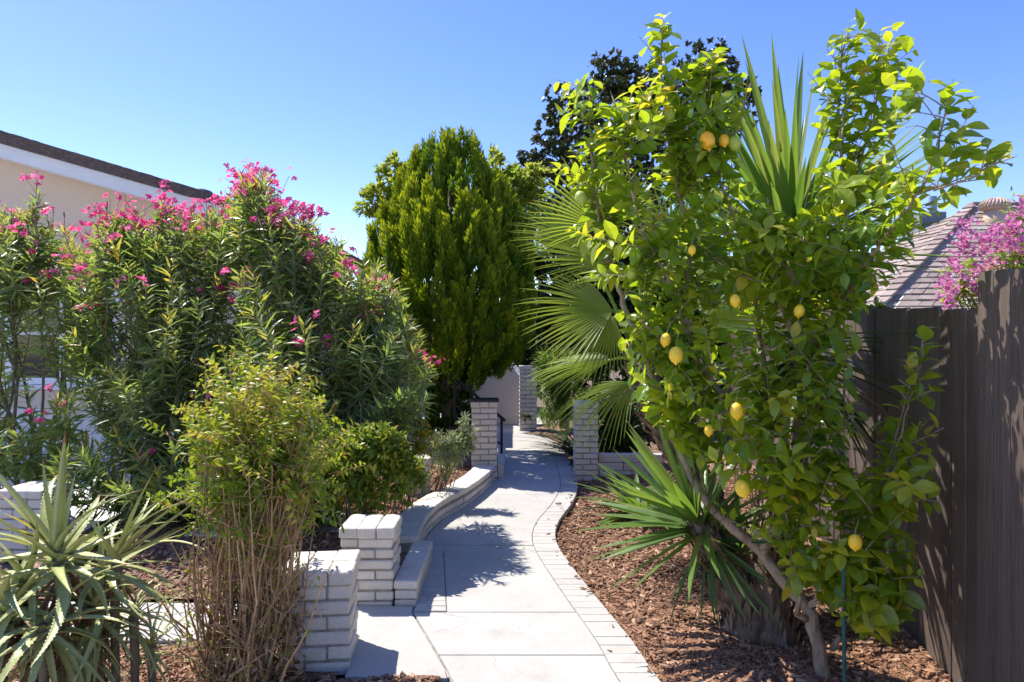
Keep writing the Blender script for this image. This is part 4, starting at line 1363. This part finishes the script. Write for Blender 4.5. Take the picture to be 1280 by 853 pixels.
# ------------------------------------------------------------------ yucca
yb = G(948, 806); yb[2] = .01
t = thing('yucca', 'large yucca with a thick rough trunk and sword leaf heads', 'yucca', yb)
mb = MB()
tr = np.array([yb + [.02, .03, -.05], P(945, 745, 3.85), P(950, 690, 3.95), P(985, 600, 4.1), P(1003, 500, 4.2), P(1000, 420, 4.25), P(990, 330, 4.3)])
tr, _ = smooth_poly(tr, 40)
rad = np.interp(np.linspace(0, 1, 40), [0, .08, .25, .4, 1], [.215, .175, .15, .085, .06])
a = np.arange(14) * 2 * math.pi / 14
mb.tube(tr, rad * (1 + .05 * np.sin(np.arange(40) * 1.7)), 14)
lt = np.array([P(938, 775, 3.82), P(908, 715, 3.78), P(885, 675, 3.75), P(868, 645, 3.75)])
lt, _ = smooth_poly(lt, 16)
mb.tube(lt, np.linspace(.135, .055, 16), 10)
n = 420
i = R.integers(0, 15, n); aa = R.uniform(0, 6.283, n)
tg_ = nrm(np.gradient(lt, axis=0))[i]; s_ = nrm(np.cross(tg_, [.1, .9, .2])); o_ = s_ * np.cos(aa)[:, None] + np.cross(tg_, s_) * np.sin(aa)[:, None]
mb.leaves(LANCE, lt[i] + o_ * (np.linspace(.13, .053, 16)[i])[:, None], nrm(tg_ + R.normal(0, .15, (n, 3)) + o_ * .2), o_ + R.normal(0, .3, (n, 3)), R.uniform(.05, .13, n), R.uniform(.012, .03, n), -.1, .5)
# shaggy bark fibres
n = 1500
i = R.integers(0, 18, n); aa = R.uniform(0, 2 * math.pi, n)
o_ = np.stack([np.cos(aa), np.sin(aa), 0 * aa], 1)
mb.leaves(LANCE, tr[i] + o_ * (rad[i] * .99)[:, None], nrm(np.stack([0 * aa, 0 * aa, np.sign(R.normal(size=n)) + .0], 1) + R.normal(0, .16, (n, 3)) + o_ * .14), o_ + R.normal(0, .3, (n, 3)), R.uniform(.05, .17, n), R.uniform(.012, .035, n), -.1, .5)
mb.build('trunk', M['bark'], t, smooth=True)


def head(center, axis, n, L, W, polar, tint, name='leaf_head', droop=1.0, back=.0, length=.0):
    axis = nrm(axis); s = nrm(np.cross(axis, [.2, .9, .1])); v = np.cross(axis, s)
    th = np.radians(np.interp(R.random(n) ** .75 if polar[0] < 30 else R.random(n), [0, 1], polar)); ph = np.arange(n) * 2.39996 + R.normal(0, .15, n)
    d = axis * np.cos(th)[:, None] + (s * np.cos(ph)[:, None] + v * np.sin(ph)[:, None]) * np.sin(th)[:, None]
    d = nrm(d + [0, 0, -.08])
    pos = np.array(center) + axis * (-length * th / math.radians(polar[1]))[:, None] + d * .02
    tn = np.clip(R.normal(tint, .12, n) - .12 * th, 0, .93)
    m = MB(); m.leaves(SWORD, pos, d, np.repeat(axis[None], n, 0) * 1.0 + R.normal(0, .05, (n, 3)), L * R.uniform(.78, 1.08, n), W * R.uniform(.85, 1.15, n), droop * R.uniform(.1, 1.2, n) * np.clip(th * .9, .05, 1.5), tn)
    m.build(name, M['yucca'], t)


head(P(988, 290, 4.3), (-.02, -.02, 1), 76, 1.16, .060, (2, 64), .68, length=.12, droop=.25)
head(P(990, 298, 4.3), (-.02, -.02, 1), 84, 1.08, .06, (40, 92), .55, length=.16, droop=.45)
head(P(1000, 395, 4.28), (.1, 0, 1), 70, .85, .055, (70, 125), .25, length=.3, droop=.8)
head(P(868, 648, 3.72), (-.62, -.12, .8), 58, .66, .046, (4, 72), .62, length=.10, droop=.5)
head(P(876, 668, 3.75), (-.75, -.2, .5), 30, .48, .03, (65, 118), .4, length=.1, droop=1.3)
head(P(925, 690, 3.72), (-.2, -.3, .9), 16, .4, .032, (10, 80), .6, length=.03, droop=.6)

# ------------------------------------------------------------------ lemon tree
lb = P(1037, 872, 3.2); lb[2] = .0
t = thing('lemon_tree', 'lemon tree full of ripe lemons leaning over the mulch', 'lemon tree', lb)
OUT = [(682, 180), (682, 110), (745, 92), (760, 140), (790, 105), (805, 60), (815, 12), (848, 20), (850, 80), (905, 55), (920, 85), (935, 105), (922, 170), (938, 235), (985, 268), (1015, 262), (1015, 100), (1035, 50), (1075, 12), (1092, 60),
       (1085, 40), (1120, 25), (1160, 35), (1150, 110), (1120, 180), (1120, 230), (1150, 190), (1165, 140), (1182, 92), (1208, 100), (1215, 150), (1250, 165), (1272, 195), (1250, 225), (1190, 255), (1155, 300), (1130, 330), (1090, 370),
       (1075, 420), (1065, 470), (1100, 530), (1130, 470), (1150, 410), (1170, 405), (1182, 470), (1165, 560), (1180, 590), (1160, 720), (1120, 810), (1050, 780), (1020, 740), (985, 735), (975, 690), (940, 670), (905, 640), (880, 600), (830, 540),
       (790, 500), (780, 440), (760, 380), (705, 300), (690, 230)]


def pl(*p): return np.array([P(*q) for q in p])


limbs = [
    (pl((1037, 872, 3.2), (1028, 840, 3.24), (1013, 769, 3.32), (984, 732, 3.4), (955, 694, 3.48), (918, 661, 3.55), (881, 624, 3.62), (850, 560, 3.65), (815, 470, 3.7), (780, 380, 3.7), (752, 290, 3.7), (738, 190, 3.7), (737, 110, 3.7)), .035, .004),
    (pl((953, 692, 3.48), (962, 672, 3.46), (988, 636, 3.44), (983, 590, 3.44), (947, 562, 3.46), (905, 500, 3.48), (868, 444, 3.5), (858, 380, 3.5), (862, 299, 3.5), (841, 211, 3.5), (830, 120, 3.5), (826, 30, 3.5)), .027, .0035),
    (pl((868, 444, 3.5), (835, 350, 3.45), (800, 280, 3.4), (780, 190, 3.45), (765, 120, 3.5)), .012, .003),
    (pl((984, 590, 3.44), (960, 480, 3.55), (934, 320, 3.6), (898, 222, 3.55), (885, 140, 3.5), (888, 70, 3.5)), .018, .003),
    (pl((898, 222, 3.55), (925, 150, 3.5), (938, 105, 3.5)), .008, .003),
    (pl((988, 636, 3.44), (1008, 560, 3.45), (1012, 453, 3.45), (1042, 400, 3.4), (1058, 300, 3.4), (1052, 200, 3.4), (1048, 110, 3.4), (1060, 35, 3.4)), .022, .003),
    (pl((1012, 453, 3.45), (998, 420, 3.4), (975, 380, 3.35), (965, 320, 3.3), (960, 250, 3.3)), .013, .004),
    (pl((1042, 400, 3.4), (1090, 320, 3.1), (1150, 240, 2.85), (1175, 175, 2.75), (1190, 108, 2.7)), .012, .003),
    (pl((1150, 240, 2.85), (1200, 228, 2.72), (1240, 205, 2.65), (1262, 197, 2.6)), .006, .002),
    (pl((1058, 260, 3.4), (1085, 170, 3.4), (1100, 110, 3.4), (1115, 42, 3.4)), .008, .003),
    (pl((1058, 300, 3.4), (1090, 260, 3.35), (1120, 240, 3.3)), .006, .003),
    (pl((1010, 760, 3.32), (1050, 690, 3.2), (1085, 640, 3.12), (1105, 600, 3.08)), .011, .004),
    (pl((1080, 650, 3.12), (1120, 565, 3.06), (1140, 490, 3.05), (1158, 415, 3.05)), .006, .002),
    (pl((1010, 760, 3.32), (1060, 735, 3.12), (1090, 715, 3.05), (1100, 790, 3.0)), .008, .003),
    (pl((984, 735, 3.4), (990, 690, 3.2), (980, 640, 3.15), (968, 560, 3.12), (955, 470, 3.15)), .007, .003),
    (pl((980, 640, 3.15), (1010, 560, 3.12), (1018, 490, 3.12)), .006, .003),
    (pl((881, 624, 3.62), (872, 560, 3.6), (874, 520, 3.55), (880, 480, 3.5)), .011, .004),
    (pl((874, 520, 3.55), (850, 480, 3.5), (830, 430, 3.45), (800, 400, 3.4)), .008, .003),
    (pl((934, 320, 3.6), (970, 300, 3.55), (1010, 280, 3.5)), .007, .003),
    (pl((862, 299, 3.5), (900, 330, 3.35), (940, 350, 3.25)), .007, .003),
]
wood, fol = MB(), MB()
shoots = []
LB = []
for pts, r0, r1 in limbs:
    c, L = smooth_poly(pts, max(12, int(len(pts) * 6)))
    c[2:-1] += R.normal(0, .004, (len(c) - 3, 3))
    wood.tube(c, np.linspace(r0, r1, len(c)), 8 if r0 > .015 else 6, tint=.5)
    LB.append((c, L, r0))
# the sawn-off stubs near the base
for a_, b_, r in (((1010, 775, 3.32), (996, 768, 3.25), .018), ((996, 768, 3.25), (1000, 745, 3.2), .014), ((1040, 812, 3.3), (1050, 795, 3.27), .015)):
    wood.tube(pl(a_, b_), [r, r * .8], 7)


def leafy(p0, p1, sag, n, L0, tint0, lead=True):
    """a shoot with alternate leaves"""
    v = p1 - p0
    pts = bez(p0, p0 + v * .5 + sag, p1, 7)
    u = np.linspace(.08, 1, n)
    pos = np.stack([np.interp(u, np.linspace(0, 1, 7), pts[:, q]) for q in range(3)], 1)
    tg = nrm(np.stack([np.interp(u, np.linspace(0, 1, 7), np.gradient(pts, axis=0)[:, q]) for q in range(3)], 1))
    s = nrm(np.cross(tg, [.3, .7, .25])); v2 = np.cross(tg, s)
    ang = np.arange(n) * 2.4 + R.uniform(0, 6)
    o_ = s * np.cos(ang)[:, None] + v2 * np.sin(ang)[:, None]
    d = nrm(tg * .55 + o_ + [0, -.05, -.1] + R.normal(0, .18, (n, 3)))
    L = L0 * R.uniform(.65, 1.15, n) * np.interp(u, [0, .75, 1], [1, 1, .65])
    up = nrm(np.array([-.15, 0, 1.]) + tg * .4 + R.normal(0, .38, (n, 3)))
    tn = np.clip(tint0 + np.interp(u, [.4, 1], [0, .2]) + R.normal(0, .1, n), 0, .92)
    tn[R.random(n) < .012] = 1
    return pts, pos, d, up, L, tn


allp = []
for li, (c, L, r0) in enumerate(LB):
    lo = .35 if li == 0 else (.4 if li == 1 else (.25 if r0 > .015 else .12))
    ns = int(L * (1 - lo) * (23 if r0 > .012 else 18)) + 2
    if li in (13, 14, 15, 16, 17): ns += 7
    for k in range(ns):
        f = R.uniform(lo, 1); i = min(int(f * (len(c) - 1)), len(c) - 2)
        tg = nrm(c[i + 1] - c[i])
        d = nrm(rand_dir(1)[0] * .95 + tg * .45 + [0, -.1, .38])
        ll = R.uniform(.16, .42) * (1.1 - .35 * f)
        allp.append((c[i], c[i] + d * ll, np.array([0, 0, R.uniform(-.01, .05)]), f))
    e = c[-1]; i = int(len(c) * .72)
    allp.append((c[i], e + nrm(c[-1] - c[-3]) * .03, np.zeros(3), 1.0))
for k in range(26):
    q = P(R.uniform(930, 1060), R.uniform(265, 400), R.uniform(3.2, 3.5))
    d = nrm(rand_dir(1)[0] * .8 + [0, -.1, .6]); ll = R.uniform(.16, .32)
    allp.append((q - d * ll * .5 + [0, .05, 0], q + d * ll * .5, np.array([0, 0, .02]), .8))
for k in range(20):
    q = P(R.uniform(870, 1060), R.uniform(420, 610), R.uniform(3.0, 3.25))
    d = nrm(rand_dir(1)[0] * .8 + [0, -.1, .6]); ll = R.uniform(.14, .32)
    allp.append((q - d * ll * .5 + [0, .05, 0], q + d * ll * .5, np.array([0, 0, .02]), .8))
for k in range(8):
    q = P(R.uniform(1020, 1130), R.uniform(600, 780), R.uniform(2.95, 3.15))
    d = nrm(rand_dir(1)[0] * .8 + [0, -.1, .3]); ll = R.uniform(.16, .3)
    allp.append((q - d * ll * .5 + [0, .05, 0], q + d * ll * .5, np.array([0, 0, .02]), .8))
npl = 0
for p0, p1, sag, f in allp:
    n = max(5, int(np.linalg.norm(p1 - p0) / .020))
    t0 = np.clip(R.normal(.42, .14), .05, .8)
    pts, pos, d, up, L, tn = leafy(p0, p1, sag, n, R.uniform(.07, .128), t0)
    # prune what would spill outside the crown
    e = pos + d * (L * .7)[:, None]
    px, py = proj(e)
    k = inpoly(px, py, OUT)
    if k.sum() < 2: continue
    last = int(math.ceil((np.where(k)[0].max() + 1) / n * 6)) + 1
    wood.tube(pts[:max(2, last)], np.linspace(.0032, .0014, 7)[:max(2, last)], 4, cap=False, tint=.5)
    fol.leaves(OVATE, pos[k], d[k], up[k], L[k], L[k] * R.uniform(.46, .6, k.sum()), R.uniform(.2, 1.5, k.sum()), tn[k])
    npl += k.sum()
print('lemon leaves', npl)
# long soft shoots at the right
for (a_, b_, n, L0) in (((1105, 600, 3.08), (1158, 412, 3.05), 26, .085), ((1085, 640, 3.1), (1165, 590, 3.02), 8, .11), ((1060, 735, 3.1), (1135, 690, 2.98), 9, .125), ((1075, 745, 3.05), (1085, 790, 2.97), 8, .13), ((1010, 640, 3.3), (1030, 740, 3.15), 10, .11),
                       ((1000, 745, 3.2), (985, 700, 3.1), 7, .1), ((1180, 150, 2.74), (1192, 105, 2.7), 6, .1), ((985, 600, 3.2), (1040, 660, 3.05), 10, .11), ((1050, 690, 3.15), (1100, 650, 3.05), 9, .12), ((990, 560, 3.2), (1060, 590, 3.1), 9, .1), ((1040, 720, 3.15), (1060, 780, 3.05), 8, .12), ((1100, 700, 3.02), (1128, 745, 2.95), 7, .145), ((1070, 735, 3.02), (1110, 770, 2.93), 7, .15), ((1080, 690, 3.0), (1130, 640, 2.95), 7, .14)):
    pts, pos, d, up, L, tn = leafy(P(*a_), P(*b_), np.array([.0, 0, .02]), n, L0, .48)
    wood.tube(pts, np.linspace(.004, .0015, 7), 4, cap=False)
    fol.leaves(OVATE, pos, d, up, L, L * .52, R.uniform(.2, 1.4, n), tn)
wood.build('trunk', M['lemon_bark'], t, smooth=True)
fol.build('crown', M['lemon_leaf'], t)


def lemon(c, r, mat, lab=None, ax=(0.05, -.05, -1)):
    ax = nrm(np.asarray(ax) + R.normal(0, .15, 3)); s = nrm(np.cross(ax, [.9, .3, .1])); v = np.cross(ax, s)
    prof_ = [(-1.12, .03), (-1.08, .2), (-.97, .42), (-.75, .74), (-.4, .95), (0, 1), (.4, .95), (.75, .74), (.97, .42), (1.08, .22), (1.2, .17), (1.28, .05)]
    m = MB(); n = 18
    a = np.arange(n) * 2 * math.pi / n
    V = np.concatenate([c + ax * z * r * 1.1 + (s * np.cos(a)[:, None] + v * np.sin(a)[:, None]) * q * r * .93 for z, q in prof_])
    k = len(prof_)
    i = np.arange(k - 1)[:, None] * n; j = np.arange(n)[None]; j2 = (j + 1) % n
    m.add(V, np.stack([i + j, i + n + j, i + n + j2, i + j2], -1).reshape(-1, 4))
    top = c - ax * r * 1.2
    o = m.build('lemon', mat, t, smooth=True)
    if lab: o['label'] = lab
    st_ = MB(); st_.tube([top + ax * .004, top - ax * .015, top - ax * .04 + [.012, 0, .02]], [.0035, .003, .002], 5)
    st_.build('stalk', M['green_stem'], o)


for (a, b, Y, r) in [(845, 444, 3.2, 10.5), (832, 425, 3.3, 8), (921, 514, 3.1, 10), (886, 538, 3.2, 7), (928, 611, 3.05, 11), (919, 376, 3.2, 8), (999, 389, 3.3, 8), (1069, 678, 3.0, 10), (865, 313, 3.3, 6)]:
    lemon(P(a, b, Y - .10), .88 * r * (Y - .10) / F, M['lemon'])
lemon(P(884, 176, 3.3), 10 * 3.3 / F, M['orange_lemon'], 'deep yellow ripe lemon')
lemon(P(905, 176, 3.36), 7 * 3.3 / F, M['orange_lemon'], 'deep yellow ripe lemon')
for (a, b, Y, r) in [(836, 146, 3.42, 8), (918, 180, 3.36, 8), (726, 248, 3.55, 8), (790, 343, 3.4, 7), (820, 350, 3.4, 6), (1121, 235, 3.0, 8)]:
    lemon(P(a, b, Y), r * Y / F, M['green_lemon'], 'unripe green lemon')

# teal stake
a, b = P(1054, 688, 2.98), P(1056, 872, 2.98); b[2] = -.05
m = MB(); m.tube([b, (a + b) / 2, a], .0085, 8)
for k in range(24): m.tube([b + (a - b) * (k + .3) / 24, b + (a - b) * (k + .45) / 24], .0096, 8)
tag(m.build('garden_stake', M['stake'], origin=(b[0], b[1], 0)), 'thin teal garden stake standing in mulch beside the lemon trunk', 'stake')


# ------------------------------------------------------------------ aloes
def aloe_leaf(mb, p, d, L, W, bend, side=0., tip=0.0, tl=0.):
    d = nrm(d); n = 12
    u = np.linspace(0, 1, n)
    hor = nrm(d * [1, 1, 0] + 1e-6)
    pts = [np.array(p)]
    cur = d.copy()
    sv = np.cross(hor, [0, 0, 1.])
    for k in range(1, n):
        cur = nrm(cur + np.array([0, 0, -1.]) * bend / n + sv * side / n)
        pts.append(pts[-1] + cur * L / (n - 1))
    pts = np.array(pts); tg = nrm(np.gradient(pts, axis=0))
    s = nrm(np.cross(tg, [0, 0, 1.]) + 1e-6); up = np.cross(s, tg)
    wd = W * np.interp(u, [0, .1, .35, .7, .92, 1], [.95, 1, .9, .5, .15, .02]) / 2
    th = wd * .32
    V, T = [], []
    g = R.uniform(.1, .4)
    for k in range(n):
        c = pts[k]
        row = [c - s[k] * wd[k] + up[k] * th[k] * .7, c - s[k] * wd[k] * .45 + up[k] * th[k] * .15, c + up[k] * 0, c + s[k] * wd[k] * .45 + up[k] * th[k] * .15, c + s[k] * wd[k] + up[k] * th[k] * .7,
               c + s[k] * wd[k] * .55 - up[k] * th[k] * .8, c - up[k] * th[k] * 1.25, c - s[k] * wd[k] * .55 - up[k] * th[k] * .8]
        V += row
        tt_ = 1.0 if (u[k] > 1 - tip) else g
        T += [max(tt_, .62), tt_, tt_, tt_, max(tt_, .62), tt_, tt_, tt_]
    i = np.arange(n - 1)[:, None] * 8; j = np.arange(8)[None]; j2 = (j + 1) % 8
    mb.add(V, np.stack([i + j, i + j2, i + 8 + j2, i + 8 + j], -1).reshape(-1, 4), np.array(T))
    # teeth
    nt_ = int(L / .021)
    uu = np.linspace(.05, .93, nt_)
    pc = np.stack([np.interp(uu, u, pts[:, q]) for q in range(3)], 1); sc_ = np.stack([np.interp(uu, u, s[:, q]) for q in range(3)], 1)
    uc = np.stack([np.interp(uu, u, up[:, q]) for q in range(3)], 1); tc_ = np.stack([np.interp(uu, u, tg[:, q]) for q in range(3)], 1)
    wc = np.interp(uu, u, wd)[:, None]; tc2 = np.interp(uu, u, th)[:, None]
    for sg in (-1, 1):
        e = pc + sc_ * wc * sg * .97 + uc * tc2 * .7
        ln = np.clip(wc * .28, .002, .007)
        a = e - tc_ * .0045; b_ = e + tc_ * .0045; c = e + sc_ * sg * ln + tc_ * .003; d_ = e - uc * .003
        V = np.stack([a, b_, c, d_], 1).reshape(-1, 3)
        o4 = np.arange(nt_)[:, None] * 4
        mb.add(V, np.concatenate([o4 + [0, 1, 2], o4 + [1, 3, 2], o4 + [3, 0, 2]]), .78)


def aloe(label, px, py, Y, n, L, W, axis=(0, 0, 1), polar=(15, 105), bend=(.2, 1.2), foot=None, extra=(), dead=13, tips=.12):
    c = P(px, py, Y)
    f = np.array([c[0], c[1], 0.0]) if foot is None else np.array(foot, float)
    t = thing('aloe_plant', label, 'aloe', f, 'tree aloes in the near left corner')
    mb = MB(); axis = nrm(axis); s = nrm(np.cross(axis, [.2, .9, .1])); v = np.cross(axis, s)
    for k in range(n):
        th_ = math.radians(polar[0] + (polar[1] - polar[0]) * (k + R.uniform(0, .8)) / n); ph = k * 2.39996 + R.normal(0, .2)
        d = axis * math.cos(th_) + (s * math.cos(ph) + v * math.sin(ph)) * math.sin(th_)
        aloe_leaf(mb, c - axis * .05 * th_ + d * .015, d, L * R.uniform(.65, 1.2), W * R.uniform(.5, .85), R.uniform(bend[0] - .3, bend[1] * 1.35) * (.3 + th_ * .7), R.normal(0, .8), tip=tips if R.random() < .5 else 0.0)
    for (d, LL, bd, sd_) in extra:
        aloe_leaf(mb, c, d, LL, W, bd, sd_, tip=.1)
    mb.build('leaves', M['aloe'], t, smooth=False)
    mb = MB(); mb.tube(bez(f + [0, 0, -.03], (f + c) / 2 + [R.normal(0, .03), 0, 0], c - axis * .02, 8), np.linspace(.017, .022, 8), 8)
    mb.build('stem', M['stem'], t, smooth=True)
    mb = MB()
    for k in range(dead):
        a = R.uniform(0, 2 * math.pi); d = np.array([math.cos(a) * .5, math.sin(a) * .5, -.3])
        aloe_leaf(mb, c - axis * R.uniform(.06, .2), d, L * R.uniform(.5, .9), W * .55, R.uniform(1.5, 3), R.normal(0, .8))
    if dead: mb.build('withered_leaves', M['dead'], t)


aloe('tallest aloe rosette with one leaf pointing straight up', 72, 690, 2.9, 24, .47, .062, (0, -.1, 1), (12, 110), (.15, .9), extra=[((.10, -.05, 1), .52, -.1, 0), ((-.45, -.1, .75), .55, .15, .0), ((1, -.35, .02), .42, .1, .0), ((-1, -.3, .0), .4, .3, 0)])
aloe('aloe rosette leaning right with curved leaves towards the twiggy bush', 148, 695, 3.05, 24, .40, .05, (.45, -.1, .8), (10, 115), (.1, 1.0), extra=[((.85, .0, .55), .5, -.1, .1), ((1, -.1, .35), .42, -.2, 0), ((.6, .1, .8), .5, .8, 0)])
aloe('drooping aloe rosette low at the left corner', 52, 775, 2.75, 26, .40, .055, (0, -.3, 1), (40, 120), (.8, 1.8))
aloe('aloe rosette cut off by the lower left picture edge', 8, 760, 2.85, 22, .42, .058, (-.2, -.2, 1), (25, 110), (.5, 1.4))
aloe('low aloe with thin dark leaves nearest the side path', 168, 765, 3.1, 34, .27, .022, (.25, -.1, .9), (15, 115), (.4, 1.6), dead=3, tips=.05)
aloe('low aloe rosette at the foot of the clump', 105, 800, 2.95, 22, .34, .045, (.1, -.3, 1), (25, 115), (.5, 1.6))
aloe('middle aloe rosette between the tall one and the thin leaved one', 120, 752, 2.98, 24, .36, .045, (.1, -.25, 1), (20, 125), (.4, 1.9))
aloe('aloe rosette below the tallest one, with arching leaves', 28, 722, 2.95, 24, .42, .05, (-.1, -.2, 1), (20, 120), (.4, 1.7))
aloe('small aloe half hidden behind the clump', 190, 800, 3.15, 26, .22, .02, (.2, -.1, .9), (15, 110), (.4, 1.6), dead=2)
print('total verts', sum(len(o.data.vertices) for o in COL.objects if o.type == 'MESH'))
